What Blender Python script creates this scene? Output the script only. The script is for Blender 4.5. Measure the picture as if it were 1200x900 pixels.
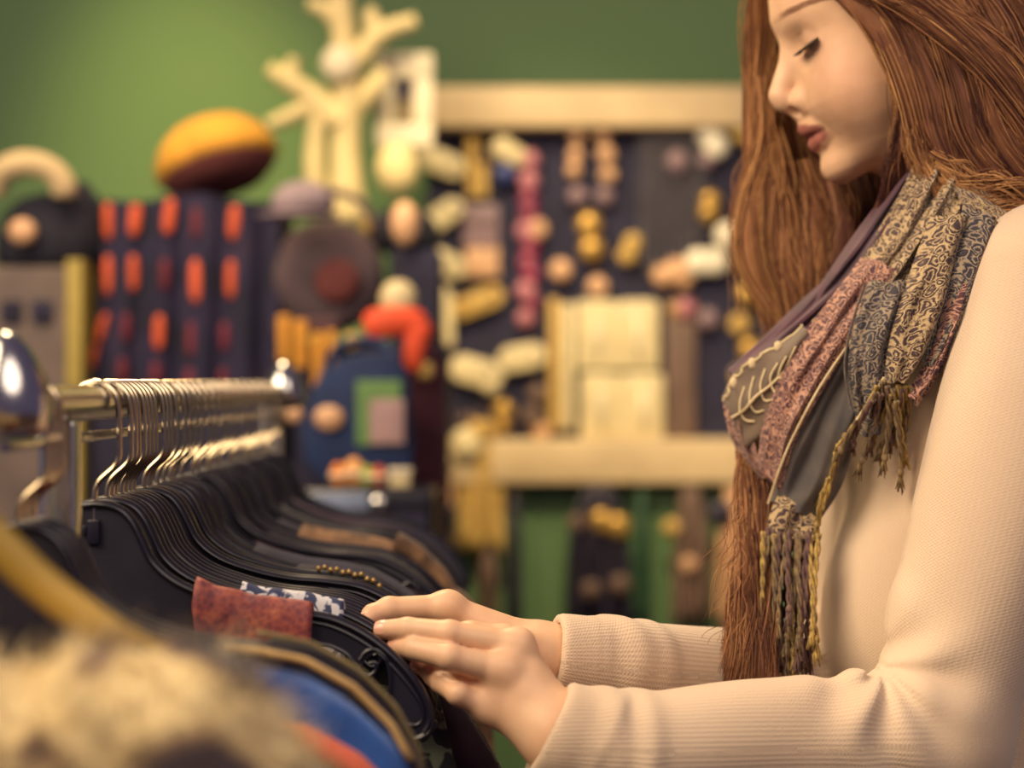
import bpy, bmesh, math, random
import numpy as np
from mathutils import Vector, Matrix

for o in list(bpy.data.objects):
    bpy.data.objects.remove(o, do_unlink=True)
scene = bpy.context.scene
COL = scene.collection
rnd = random.Random(7)
PI = math.pi

# ---------------------------------------------------------------- camera, world, lamps, exposure
FPX = 2224.0                       # focal length in pixels of the 1200x900 frame
CAMZ = 1.25
cam_d = bpy.data.cameras.new('camera')
cam_d.sensor_width = 36.0
cam_d.lens = FPX / 1200.0 * 36.0
cam_d.clip_start = 0.05
cam_d.dof.use_dof = True
cam_d.dof.focus_distance = 1.325
cam_d.dof.aperture_fstop = 2.95
cam_d.dof.aperture_blades = 0
cam = bpy.data.objects.new('camera', cam_d)
COL.objects.link(cam)
cam.location = (0, 0, CAMZ)
cam.rotation_euler = (PI / 2, 0, 0)
scene.camera = cam

def lin(c):
    c = c / 255.0
    return c / 12.92 if c <= 0.04045 else ((c + 0.055) / 1.055) ** 2.4
def C(h):
    h = h.lstrip('#')
    return (lin(int(h[0:2], 16)), lin(int(h[2:4], 16)), lin(int(h[4:6], 16)), 1.0)

world = bpy.data.worlds.new('world')
scene.world = world
world.use_nodes = True
bg = world.node_tree.nodes['Background']
bg.inputs['Color'].default_value = (0.36, 0.29, 0.50, 1)
bg.inputs['Strength'].default_value = 0.22

def lamp(name, kind, loc, target, energy, color, size=0.3, spot=60, blend=0.6):
    d = bpy.data.lights.new(name, kind)
    d.energy = energy; d.color = color
    if kind == 'AREA':
        d.shape = 'DISK'; d.size = size
    elif kind == 'SPOT':
        d.spot_size = math.radians(spot); d.spot_blend = blend; d.shadow_soft_size = size
    o = bpy.data.objects.new(name, d)
    COL.objects.link(o)
    o.location = loc
    o.rotation_euler = (Vector(target) - Vector(loc)).to_track_quat('-Z', 'Y').to_euler()
    return o
WARM = (1.0, 0.79, 0.53)
lamp('ceiling_lamp_key', 'AREA', (-1.35, 0.45, 2.6), (0.2, 1.4, 1.3), 72, WARM, 1.7)
lamp('front_fill', 'AREA', (0.75, -0.35, 2.7), (0.2, 1.4, 1.2), 20, (1.0, 0.82, 0.66), 1.6)  # unseen lamp added as soft fill from the front
lamp('hair_rim_fill', 'AREA', (-0.55, 2.45, 2.7), (0.25, 1.55, 1.35), 24, (1.0, 0.74, 0.42), 0.5)  # unseen lamp added to rim-light the far-side hair
lamp('wall_spot', 'SPOT', (-0.75, 2.75, 2.75), (-0.58, 3.6, 1.54), 105, (1.0, 0.82, 0.27), 0.08, 37, 1.0)
lamp('board_spot', 'SPOT', (0.05, 2.0, 2.75), (0.10, 3.55, 1.14), 165, (1.0, 0.78, 0.42), 0.08, 36, 0.9)
lamp('shelf_spot', 'SPOT', (-0.9, 1.7, 2.7), (-0.65, 2.8, 1.35), 34, (1.0, 0.74, 0.42), 0.08, 50, 0.8)

vs = scene.view_settings
vs.view_transform = 'Standard'
vs.look = 'None'
vs.exposure = 0.18
vs.gamma = 1.0
vs.use_curve_mapping = False

# ---------------------------------------------------------------- helpers
def P(px, py, d):
    """where a thing seen at that spot of the photograph stands at distance d"""
    return np.array([(px - 600.0) / FPX * d, d, CAMZ - (py - 450.0) / FPX * d])

def tag(o, label=None, cat=None, group=None, kind=None):
    if label: o['label'] = label
    if cat: o['category'] = cat
    if group: o['group'] = group
    if kind: o['kind'] = kind
    return o

def empty(name, loc=(0, 0, 0), rz=0.0):
    o = bpy.data.objects.new(name, None)
    o.empty_display_size = 0.05
    COL.objects.link(o)
    o.location = loc
    o.rotation_euler = (0, 0, rz)
    return o

def link(name, me, parent=None, world_coords=True):
    o = bpy.data.objects.new(name, me)
    COL.objects.link(o)
    if parent is not None:
        o.parent = parent
        if world_coords:
            m = Matrix.Identity(4)
            p = parent
            m = p.matrix_basis.copy()
            while p.parent is not None:
                m = p.parent.matrix_basis @ p.matrix_parent_inverse @ m
                p = p.parent
            o.matrix_parent_inverse = m.inverted()
    return o

class MB:
    """collects quads / tris of one mesh"""
    def __init__(self):
        self.v = []; self.f = []; self.m = []; self.uv = []
    def add(self, vs, fs, mi=0, uvs=None):
        o = len(self.v)
        self.v.extend([tuple(map(float, p)) for p in vs])
        for f in fs:
            self.f.append(tuple(i + o for i in f)); self.m.append(mi)
        if uvs is None:
            uvs = [(0.0, 0.0)] * len(vs)
        self.uv.extend(uvs)
        return self
    def box(self, x0, x1, y0, y1, z0, z1, mi=0, bev=0.0):
        if bev <= 0:
            v = [(x, y, z) for z in (z0, z1) for y in (y0, y1) for x in (x0, x1)]
            f = [(0, 2, 3, 1), (4, 5, 7, 6), (0, 1, 5, 4), (2, 6, 7, 3), (0, 4, 6, 2), (1, 3, 7, 5)]
            return self.add(v, f, mi)
        bm = bmesh.new()
        bmesh.ops.create_cube(bm, size=1.0)
        for q in bm.verts:
            q.co.x = (x0 + x1) / 2 + q.co.x * (x1 - x0)
            q.co.y = (y0 + y1) / 2 + q.co.y * (y1 - y0)
            q.co.z = (z0 + z1) / 2 + q.co.z * (z1 - z0)
        bmesh.ops.bevel(bm, geom=bm.edges[:], offset=bev, segments=3, affect='EDGES', profile=0.5)
        return self.bm(bm, mi)
    def bm(self, bm, mi=0):
        bm.verts.index_update()
        v = [tuple(q.co) for q in bm.verts]
        f = [tuple(q.index for q in fc.verts) for fc in bm.faces]
        bm.free()
        return self.add(v, f, mi)
    def tube(self, pts, r, sides=8, mi=0, cap=True, squash=None, closed=False):
        pts = [np.array(p, float) for p in pts]
        n = len(pts)
        rs = [r] * n if np.isscalar(r) else list(r)
        t = []
        for i in range(n):
            a = pts[(i - 1) % n] if (closed or i > 0) else pts[i]
            b = pts[(i + 1) % n] if (closed or i < n - 1) else pts[i]
            d = b - a; l = np.linalg.norm(d)
            t.append(d / l if l > 1e-9 else np.array([0, 0, 1.0]))
        ref = np.array([0, 1.0, 0]) if abs(t[0][1]) < 0.9 else np.array([0, 0, 1.0])
        u = ref - t[0] * np.dot(ref, t[0]); u /= np.linalg.norm(u)
        vs = []; uv = []
        for i in range(n):
            u = u - t[i] * np.dot(u, t[i]); u /= max(np.linalg.norm(u), 1e-9)
            w = np.cross(t[i], u)
            sq = 1.0 if squash is None else squash
            for k in range(sides):
                a = 2 * PI * k / sides
                vs.append(pts[i] + rs[i] * (math.cos(a) * u * sq + math.sin(a) * w))
                uv.append((k / sides, i / max(n - 1, 1)))
        fs = []
        rng = n if closed else n - 1
        for i in range(rng):
            j = (i + 1) % n
            for k in range(sides):
                k2 = (k + 1) % sides
                fs.append((i * sides + k, i * sides + k2, j * sides + k2, j * sides + k))
        if cap and not closed:
            fs.append(tuple(range(sides - 1, -1, -1)))
            fs.append(tuple((n - 1) * sides + k for k in range(sides)))
        return self.add(vs, fs, mi, uv)
    def lathe(self, prof, center=(0, 0, 0), seg=24, axis='z', mi=0, sx=1.0, sy=1.0):
        vs = []; fs = []
        n = len(prof)
        for (r, h) in prof:
            for k in range(seg):
                a = 2 * PI * k / seg
                x, y, z = r * math.cos(a) * sx, r * math.sin(a) * sy, h
                if axis == 'y': x, y, z = x, z, y
                if axis == 'x': x, y, z = z, x, y
                vs.append((x + center[0], y + center[1], z + center[2]))
        for i in range(n - 1):
            for k in range(seg):
                k2 = (k + 1) % seg
                fs.append((i * seg + k, i * seg + k2, (i + 1) * seg + k2, (i + 1) * seg + k))
        fs.append(tuple(range(seg - 1, -1, -1)))
        fs.append(tuple((n - 1) * seg + k for k in range(seg)))
        return self.add(vs, fs, mi)
    def ball(self, c, r, seg=12, rings=7, mi=0, s=(1, 1, 1)):
        vs = [(c[0], c[1], c[2] - r * s[2])]; fs = []
        for i in range(1, rings):
            a = PI * i / rings
            for k in range(seg):
                b = 2 * PI * k / seg
                vs.append((c[0] + r * s[0] * math.sin(a) * math.cos(b), c[1] + r * s[1] * math.sin(a) * math.sin(b), c[2] - r * s[2] * math.cos(a)))
        vs.append((c[0], c[1], c[2] + r * s[2]))
        for k in range(seg):
            k2 = (k + 1) % seg
            fs.append((0, 1 + k2, 1 + k))
            fs.append((len(vs) - 1, 1 + (rings - 2) * seg + k, 1 + (rings - 2) * seg + k2))
            for i in range(rings - 2):
                fs.append((1 + i * seg + k, 1 + i * seg + k2, 1 + (i + 1) * seg + k2, 1 + (i + 1) * seg + k))
        return self.add(vs, fs, mi)
    def prism(self, poly, y0, y1, mi=0, bev=0.0):
        """polygon in x,z extruded along y (front face at y0)"""
        bm = bmesh.new()
        a = [bm.verts.new((p[0], y0, p[1])) for p in poly]
        b = [bm.verts.new((p[0], y1, p[1])) for p in poly]
        n = len(poly)
        f1 = bm.faces.new(a); f2 = bm.faces.new(b[::-1])
        for i in range(n):
            bm.faces.new((a[i], b[i], b[(i + 1) % n], a[(i + 1) % n]))
        bmesh.ops.recalc_face_normals(bm, faces=bm.faces[:])
        if bev > 0:
            es = [e for e in bm.edges if abs(e.verts[0].co.y - e.verts[1].co.y) < 1e-7]
            bmesh.ops.bevel(bm, geom=es, offset=bev, segments=2, affect='EDGES', profile=0.5)
        return self.bm(bm, mi)
    def mesh(self, name, mats, smooth=True):
        me = bpy.data.meshes.new(name)
        me.from_pydata(self.v, [], self.f)
        if not isinstance(mats, (list, tuple)): mats = [mats]
        for m in mats: me.materials.append(m)
        me.polygons.foreach_set('material_index', self.m)
        me.polygons.foreach_set('use_smooth', [smooth] * len(self.f))
        uvl = me.uv_layers.new(name='UVMap')
        li = np.zeros(len(me.loops), dtype=np.int32)
        me.loops.foreach_get('vertex_index', li)
        uvl.data.foreach_set('uv', np.array(self.uv, dtype=np.float32)[li].ravel())
        me.update()
        return me
    def build(self, name, mats, parent=None, smooth=True, world_coords=True, sharp=35):
        me = self.mesh(name, mats, smooth)
        if smooth and sharp:
            me.set_sharp_from_angle(angle=math.radians(sharp))
        return link(name, me, parent, world_coords)

def spline(pts, n):
    """Catmull-Rom through points, n samples"""
    p = np.array(pts, float)
    m = len(p)
    if m == 2:
        t = np.linspace(0, 1, n)[:, None]
        return p[0] * (1 - t) + p[1] * t
    seg = np.linalg.norm(np.diff(p[:, :3], axis=0), axis=1) ** 0.5
    k = np.concatenate([[0], np.cumsum(seg)])
    ext = np.vstack([2 * p[0] - p[1], p, 2 * p[-1] - p[-2]])
    kk = np.concatenate([[k[0] - seg[0]], k, [k[-1] + seg[-1]]])
    out = []
    for t in np.linspace(k[0], k[-1], n):
        i = min(max(np.searchsorted(k, t, side='right') - 1, 0), m - 2)
        p0, p1, p2, p3 = ext[i], ext[i + 1], ext[i + 2], ext[i + 3]
        t0, t1, t2, t3 = kk[i], kk[i + 1], kk[i + 2], kk[i + 3]
        a1 = (t1 - t) / (t1 - t0) * p0 + (t - t0) / (t1 - t0) * p1
        a2 = (t2 - t) / (t2 - t1) * p1 + (t - t1) / (t2 - t1) * p2
        a3 = (t3 - t) / (t3 - t2) * p2 + (t - t2) / (t3 - t2) * p3
        b1 = (t2 - t) / (t2 - t0) * a1 + (t - t0) / (t2 - t0) * a2
        b2 = (t3 - t) / (t3 - t1) * a2 + (t - t1) / (t3 - t1) * a3
        out.append((t2 - t) / (t2 - t1) * b1 + (t - t1) / (t2 - t1) * b2)
    return np.array(out)

# ---------------------------------------------------------------- materials
def mat(name, color, rough=0.6, metal=0.0, var=0.15, scale=20.0, bump=0.0, bscale=None, sheen=0.0, spec=0.5, coat=0.0, color2=None, coords='Object', detail=4.0):
    m = bpy.data.materials.new(name)
    m.use_nodes = True
    nt = m.node_tree; N = nt.nodes; L = nt.links
    b = N['Principled BSDF']
    c = C(color) if isinstance(color, str) else color
    tc = N.new('ShaderNodeTexCoord')
    ns = N.new('ShaderNodeTexNoise')
    ns.inputs['Scale'].default_value = scale
    ns.inputs['Detail'].default_value = detail
    L.new(tc.outputs[coords], ns.inputs['Vector'])
    rp = N.new('ShaderNodeValToRGB')
    rp.color_ramp.elements[0].position = 0.35
    rp.color_ramp.elements[1].position = 0.65
    if color2 is None:
        lo = tuple(x * (1 - var) for x in c[:3]) + (1,)
        hi = tuple(min(1, x * (1 + var)) for x in c[:3]) + (1,)
    else:
        lo, hi = c, (C(color2) if isinstance(color2, str) else color2)
    rp.color_ramp.elements[0].color = lo
    rp.color_ramp.elements[1].color = hi
    L.new(ns.outputs['Fac'], rp.inputs['Fac'])
    L.new(rp.outputs['Color'], b.inputs['Base Color'])
    b.inputs['Roughness'].default_value = rough
    b.inputs['Metallic'].default_value = metal
    b.inputs['Specular IOR Level'].default_value = spec
    b.inputs['Sheen Weight'].default_value = sheen
    b.inputs['Coat Weight'].default_value = coat
    if bump > 0:
        n2 = N.new('ShaderNodeTexNoise')
        n2.inputs['Scale'].default_value = bscale or scale * 6
        n2.inputs['Detail'].default_value = 3
        L.new(tc.outputs[coords], n2.inputs['Vector'])
        bp = N.new('ShaderNodeBump')
        bp.inputs['Strength'].default_value = bump
        bp.inputs['Distance'].default_value = 0.002
        L.new(n2.outputs['Fac'], bp.inputs['Height'])
        L.new(bp.outputs['Normal'], b.inputs['Normal'])
    return m

class NT:
    """small node-graph writer"""
    def __init__(self, name):
        self.m = bpy.data.materials.new(name); self.m.use_nodes = True
        self.t = self.m.node_tree; self.b = self.t.nodes['Principled BSDF']
    def n(self, kind, **kw):
        nd = self.t.nodes.new('ShaderNode' + kind)
        for k, v in kw.items(): setattr(nd, k, v)
        return nd
    def l(self, a, b): self.t.links.new(a, b)
    def math(self, op, a, b=None, c=None):
        nd = self.n('Math', operation=op)
        for i, x in enumerate((a, b, c)):
            if x is None: continue
            if isinstance(x, (int, float)): nd.inputs[i].default_value = x
            else: self.l(x, nd.inputs[i])
        return nd.outputs[0]
    def ramp(self, fac, stops, interp='LINEAR'):
        nd = self.n('ValToRGB'); e = nd.color_ramp.elements
        nd.color_ramp.interpolation = interp
        while len(e) < len(stops): e.new(0.5)
        for q, (p, c) in zip(e, stops):
            q.position = p; q.color = C(c) if isinstance(c, str) else c
        self.l(fac, nd.inputs['Fac'])
        return nd.outputs['Color']
    def mix(self, fac, a, b, blend='MIX'):
        nd = self.n('Mix', data_type='RGBA', blend_type=blend)
        if isinstance(fac, (int, float)): nd.inputs[0].default_value = fac
        else: self.l(fac, nd.inputs[0])
        for i, x in ((6, a), (7, b)):
            if isinstance(x, str): nd.inputs[i].default_value = C(x)
            elif isinstance(x, tuple): nd.inputs[i].default_value = x
            else: self.l(x, nd.inputs[i])
        return nd.outputs[2]
    def noise(self, vec, scale, detail=3.0, rough=0.5, dist=0.0):
        nd = self.n('TexNoise')
        nd.inputs['Scale'].default_value = scale; nd.inputs['Detail'].default_value = detail
        nd.inputs['Roughness'].default_value = rough; nd.inputs['Distortion'].default_value = dist
        if vec is not None: self.l(vec, nd.inputs['Vector'])
        return nd
    def bump(self, h, strength=0.4, dist=0.001):
        nd = self.n('Bump')
        nd.inputs['Strength'].default_value = strength; nd.inputs['Distance'].default_value = dist
        self.l(h, nd.inputs['Height']); self.l(nd.outputs['Normal'], self.b.inputs['Normal'])
    def set(self, **kw):
        for k, v in kw.items(): self.b.inputs[k.replace('_', ' ')].default_value = v

# ---------------------------------------------------------------- sculpting by distance fields
def smin(a, b, k):
    h = np.clip(0.5 + 0.5 * (b - a) / k, 0, 1)
    return b * (1 - h) + a * h - k * h * (1 - h)
def smax(a, b, k): return -smin(-a, -b, k)
def rcone(p, a, b, r1, r2):
    a = np.asarray(a, float); b = np.asarray(b, float)
    ab = b - a
    t = np.clip(((p - a) @ ab) / max(ab @ ab, 1e-12), 0, 1)
    return np.linalg.norm(p - a - t[:, None] * ab, axis=1) - (r1 + (r2 - r1) * t)
def ellip(p, c, r):
    q = (p - np.asarray(c, float)) / np.asarray(r, float)
    k0 = np.linalg.norm(q, axis=1)
    k1 = np.linalg.norm(q / np.asarray(r, float), axis=1)
    return np.where(k1 > 1e-9, k0 * (k0 - 1.0) / np.maximum(k1, 1e-9), -min(r))

def sdf_mesh(fn, lo, hi, res, slack=1.7, relax=2):
    lo = np.array(lo, float); hi = np.array(hi, float)
    B = 8
    nb = np.ceil((hi - lo) / (res * B)).astype(int)
    nx, ny, nz = nb * B
    gi = np.stack(np.meshgrid(*[np.arange(k) for k in nb], indexing='ij'), -1).reshape(-1, 3)
    cen = lo + (gi + 0.5) * B * res
    d0 = fn(cen)
    act = np.abs(d0) < B * res * 0.87 * slack
    vol = np.repeat(np.repeat(np.repeat(np.where(d0 < 0, -1.0, 1.0).reshape(nb).astype(np.float32), B, 0), B, 1), B, 2)
    ag = gi[act]
    off = np.stack(np.meshgrid(*[np.arange(B)] * 3, indexing='ij'), -1).reshape(-1, 3)
    for s in range(0, len(ag), 400):
        idx = (ag[s:s + 400, None, :] * B + off[None]).reshape(-1, 3)
        vol[idx[:, 0], idx[:, 1], idx[:, 2]] = fn(lo + idx * res)
    sg = vol < 0
    c = sg[:-1, :-1, :-1].astype(np.int8)
    tot = np.zeros_like(c)
    corners = [(i, j, k) for i in (0, 1) for j in (0, 1) for k in (0, 1)]
    for (i, j, k) in corners:
        tot += sg[i:nx - 1 + i, j:ny - 1 + j, k:nz - 1 + k]
    cells = np.argwhere((tot > 0) & (tot < 8))
    vid = np.full(c.shape, -1, np.int32)
    vid[cells[:, 0], cells[:, 1], cells[:, 2]] = np.arange(len(cells))
    val = np.stack([vol[cells[:, 0] + i, cells[:, 1] + j, cells[:, 2] + k] for (i, j, k) in corners], 1)
    cp = np.array(corners, float)
    acc = np.zeros((len(cells), 3)); cnt = np.zeros(len(cells))
    for a in range(8):
        for b in range(a + 1, 8):
            if np.abs(cp[a] - cp[b]).sum() != 1: continue
            va, vb = val[:, a], val[:, b]
            x = (va < 0) != (vb < 0)
            t = np.where(x, va / np.where(x, va - vb, 1), 0)
            acc += np.where(x[:, None], cp[a] + (cp[b] - cp[a]) * t[:, None], 0)
            cnt += x
    verts = lo + (cells + acc / cnt[:, None]) * res
    quads = []
    for ax in range(3):
        sl0 = [slice(None)] * 3; sl1 = [slice(None)] * 3
        sl0[ax] = slice(0, -1); sl1[ax] = slice(1, None)
        a = sg[tuple(sl0)]; b = sg[tuple(sl1)]
        e = np.argwhere(a != b)
        o1, o2 = (ax + 1) % 3, (ax + 2) % 3
        lim = np.array(c.shape)
        ok = (e[:, o1] > 0) & (e[:, o2] > 0) & (e[:, o1] < lim[o1]) & (e[:, o2] < lim[o2]) & (e[:, ax] < lim[ax])
        e = e[ok]
        inside = sg[e[:, 0], e[:, 1], e[:, 2]]
        def cid(d1, d2):
            q = e.copy(); q[:, o1] += d1; q[:, o2] += d2
            return vid[q[:, 0], q[:, 1], q[:, 2]]
        q = np.stack([cid(-1, -1), cid(0, -1), cid(0, 0), cid(-1, 0)], 1)
        q = np.where(inside[:, None], q, q[:, ::-1])
        quads.append(q[(q >= 0).all(1)])
    quads = np.concatenate(quads)
    for _ in range(relax):
        h = res * 0.35
        f0 = fn(verts)
        g = np.stack([fn(verts + np.eye(3)[i] * h) - fn(verts - np.eye(3)[i] * h) for i in range(3)], 1) / (2 * h)
        st = f0 / np.maximum((g ** 2).sum(1), 0.15)
        st = np.clip(st, -res * 0.6, res * 0.6)
        verts = verts - g * st[:, None]
    return verts, quads

def np_mesh(name, v, q, mats, attrs=None, smooth=True):
    me = bpy.data.meshes.new(name)
    me.vertices.add(len(v)); me.vertices.foreach_set('co', np.asarray(v, np.float32).ravel())
    k = q.shape[1]
    me.loops.add(q.size); me.loops.foreach_set('vertex_index', np.asarray(q, np.int32).ravel())
    me.polygons.add(len(q))
    me.polygons.foreach_set('loop_start', np.arange(0, q.size, k, dtype=np.int32))
    me.polygons.foreach_set('loop_total', np.full(len(q), k, np.int32))
    me.polygons.foreach_set('use_smooth', np.full(len(q), smooth))
    for m in (mats if isinstance(mats, (list, tuple)) else [mats]): me.materials.append(m)
    for nm, a in (attrs or {}).items():
        a = np.asarray(a, np.float32)
        if a.ndim == 1:
            at = me.attributes.new(nm, 'FLOAT', 'POINT'); at.data.foreach_set('value', a)
        elif a.shape[1] == 4:
            at = me.attributes.new(nm, 'FLOAT_COLOR', 'POINT'); at.data.foreach_set('color', a.ravel())
        else:
            at = me.attributes.new(nm, 'FLOAT_VECTOR', 'POINT'); at.data.foreach_set('vector', a.ravel())
    me.update(calc_edges=True)
    me.validate()
    return me

def gauss(x, s): return np.exp(-(x / s) ** 2)

# ================================================================ SETTING
YW = 3.60
wm = NT('wall_paint_green')
tc = wm.n('TexCoord')
n1 = wm.noise(tc.outputs['Object'], 1.6, 3); n2 = wm.noise(tc.outputs['Object'], 60, 3)
col = wm.ramp(n1.outputs['Fac'], [(.3, '#53704a'), (.7, '#5c784c')])
wm.l(col, wm.b.inputs['Base Color']); wm.set(Roughness=0.7)
wm.bump(n2.outputs['Fac'], .15, .001)
M_wall = wm.m
M_floor = mat('floor_boards', '#5b4334', 0.45, var=.25, scale=6)
M_cream = mat('cream_painted_wood', '#cdb48c', 0.55, var=.08, scale=14)
M_felt = mat('navy_felt', '#26243c', 0.9, var=.2, scale=30, bump=.2)

fl = MB().box(-3.5, 3.5, -1.2, YW + .1, -.10, 0.0)
tag(fl.build('floor', M_floor, smooth=False), 'brown wooden shop floor', kind='structure')
wl = MB().box(-3.5, 3.5, YW, YW + .1, 0.0, 3.1)
tag(wl.build('wall_back', M_wall, smooth=False), 'green painted shop wall behind the jewellery', kind='structure')

# ================================================================ GARMENT RACK
RX, RZ = -.270, 1.238
M_chrome = mat('chrome', '#cfccc8', 0.20, metal=1.0, var=.03)
M_steel = mat('hook_steel', '#c4b294', 0.24, metal=1.0, var=.08, scale=60)
M_black = mat('black_plastic', '#191726', 0.32, var=.15, scale=40, spec=.45)
M_black2 = mat('black_plastic_panel', '#201e2c', 0.42, var=.18, scale=30, bump=.08, bscale=500)
rack = empty('garment_rack', (RX, 1.6, 0))
tag(rack, 'chrome garment rack with teardrop finials carrying the row of black hangers', 'rack')
MB().tube([(RX, 1.0, RZ), (RX, 2.22, RZ)], .0115, 20).build('rail', M_chrome, rack)
MB().tube([(RX, 1.01, RZ - .0215), (RX, 2.21, RZ - .0215)], .0034, 10).build('lower_bar', M_chrome, rack)
for yy in (1.0, 2.225):
    mb = MB()
    prof = [(.001, -.0275), (.010, -.0272), (.0185, -.0250), (.0225, -.0215), (.0228, -.019), (.0240, -.0175), (.0246, -.010), (.0238, -.002), (.0210, .007), (.0165, .0155), (.0118, .0225), (.0072, .0272), (.0030, .0292), (.0005, .0298)]
    mb.lathe(prof, (RX + .003, yy, RZ + .010), 36)
    mb.build('finial', M_chrome, rack, sharp=None)
for yy in (1.135, 2.13):
    mb = MB().box(RX - .011, RX + .011, yy - .011, yy + .011, .06, RZ - .010, bev=.002)
    mb.build('post', M_chrome, rack)
    mb = MB().box(RX - .26, RX + .26, yy - .014, yy + .014, .03, .06, bev=.004)
    mb.build('foot_bar', M_chrome, rack)
for yy in (1.135, 2.13):
    for s in (-1, 1):
        mb = MB().lathe([(.022, .0), (.024, .004), (.024, .026), (.022, .03)], (RX + s * .235, yy, 0), 16)
        mb.build('castor', M_black, rack)

# ---- hangers: origin on the rail axis, panel in the x-z plane
K = 1.05
TOPU = np.array([0, .010, .018, .024, .029, .036, .050, .075, .100, .126, .150, .175, .195, .206, .2065, .203]) * K
TOPV = np.array([0, -.0012, -.005, -.012, -.022, -.036, -.048, -.058, -.064, -.067, -.072, -.086, -.106, -.126, -.134, -.141]) * K
NZ = -.064
def rim_z(u): return NZ + np.interp(abs(u), TOPU[:-2], TOPV[:-2])
def hpx(x, y): return ((x - 112) / 1808.0, -(y - 592) / 1808.0 + NZ)
def hanger_meshes():
    top = spline(np.stack([TOPU, np.zeros_like(TOPU), TOPV + NZ], 1), 60)
    low = [hpx(*p) for p in ((486, 862), (470, 860), (457, 856), (456, 830), (457, 800), (452, 776), (440, 766), (430, 772), (424, 783), (408, 770), (386, 759), (350, 757), (310, 770), (240, 800), (170, 822), (112, 830))]
    right = [(p[0], p[2]) for p in top] + low
    left = [(-x, z) for (x, z) in right[::-1]][1:-1]
    poly = right + left
    body = MB().prism(poly, -.0018, .0018, bev=0)
    bm_ = body.mesh('panel', M_black2, smooth=False)
    full = np.concatenate([top[::-1] * np.array([-1, 1, 1]), top[1:]])
    rim = MB().tube(full, .0030, 10, squash=1.55)
    for s in (1, -1):
        def m(pts): return spline([np.array([s * hpx(*p)[0], 0, hpx(*p)[1]]) for p in pts], 36)
        rim.tube(m([(509, 845), (503, 858), (488, 866), (470, 868), (452, 864)]), .0028, 8, squash=1.5)
    rimm = rim.mesh('rim', M_black, True)
    inms = []
    for s in (1, -1):
        inner = MB()
        def m(pts, n=40): return spline([np.array([s * hpx(*p)[0], -.0022, hpx(*p)[1]]) for p in pts], n)
        inner.tube(m([(352, 728), (392, 736), (440, 763), (476, 800), (496, 832), (494, 846), (480, 852), (455, 852)]), .0011, 6)
        inner.tube(m([(352, 728), (350, 742), (352, 754)], 12), .0011, 6)
        inner.tube(m([(352, 754), (386, 757), (408, 768), (422, 785), (432, 792), (441, 786), (440, 777), (433, 778)]), .0014, 6)
        inner.tube(m([(422, 774), (430, 764), (441, 762), (452, 770), (458, 790), (457, 825), (455, 852)]), .0014, 6)
        inner.tube(m([(448, 850), (466, 849), (486, 850)], 10), .0017, 6)
        inms.append(inner.mesh('strap_notch', M_black, True))
    # hook: stem, kink, shank, arc over the rail
    R_ = .0150
    pts = [(0, 0, NZ - .016), (0, 0, NZ + .006), (.001, 0, NZ + .011), (.004, 0, NZ + .016), (.013, 0, NZ + .0245), (.0155, 0, NZ + .030), (.0158, 0, NZ + .040), (R_ + .0004, 0, -.006), (R_, 0, 0)]
    for k in range(1, 13):
        a = PI * k / 12 * 1.06
        pts.append((R_ * math.cos(a), 0, R_ * math.sin(a)))
    pts.append((-.0165, 0, -.006))
    hk = MB().tube(spline(pts, 60), .0020, 8).mesh('hook', M_steel, True)
    clip = MB().box(-.004, .004, -.005, .005, NZ - .026, NZ - .010, bev=.001)
    clip.box(-.0075, -.0045, -.004, .004, NZ - .020, NZ - .014, bev=.0006)
    clm = clip.mesh('size_clip', M_black, True)
    for me in (rimm, hk, clm, *inms): me.set_sharp_from_angle(angle=math.radians(40))
    return [('panel', bm_), ('rim', rimm), ('strap_notch', inms[0]), ('strap_notch', inms[1]), ('hook', hk), ('size_clip', clm)]
HM = hanger_meshes()
HANGERS = []
def hanger(y, label, group=None, tilt=0.0, rail=(RX, RZ), sway=0.0):
    h = empty('coat_hanger', (rail[0], y, rail[1] - .0016))
    h.rotation_euler = (0, sway, tilt)
    tag(h, label, 'hanger', group)
    for nm, me in HM:
        link(nm, me, h, world_coords=False)
    HANGERS.append(h)
    return h

near_y = [1.038, 1.054, 1.070]
second_y = [1.228, 1.266, 1.281, 1.292, 1.312, 1.326, 1.340, 1.354]
third_y = [1.384, 1.400, 1.416, 1.437]
far_y = [1.475, 1.50, 1.53, 1.56, 1.595, 1.63, 1.67, 1.71, 1.75, 1.80, 1.85, 1.90, 1.95, 2.00, 2.05, 2.09]
G_H = 'black hangers on the chrome rail'
L_N = 'black hanger hooked between the near finial and the chrome post'
L_2 = 'black hanger in the tight cluster behind the red brocade strap'
L_3 = 'black hanger in the loose run of hooks past the tight cluster'
L_F = 'black hanger in the far blurred run towards the far finial'
for i, y in enumerate(near_y):
    hanger(y, L_N, 'hangers by the near finial', 0)
hanger(second_y[0], 'black hanger under the woman\'s fingertips carrying the red brocade strap', None, 0)
for y in second_y[1:]: hanger(y, L_2, 'hangers in the tight cluster', rnd.uniform(-.012, .012))
for y in third_y: hanger(y, L_3, 'hangers in the loose run', rnd.uniform(-.03, .03), sway=rnd.uniform(-.03, .03))
for y in far_y: hanger(y, L_F, 'hangers towards the far finial', rnd.uniform(-.04, .04), sway=rnd.uniform(-.04, .04))

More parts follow.
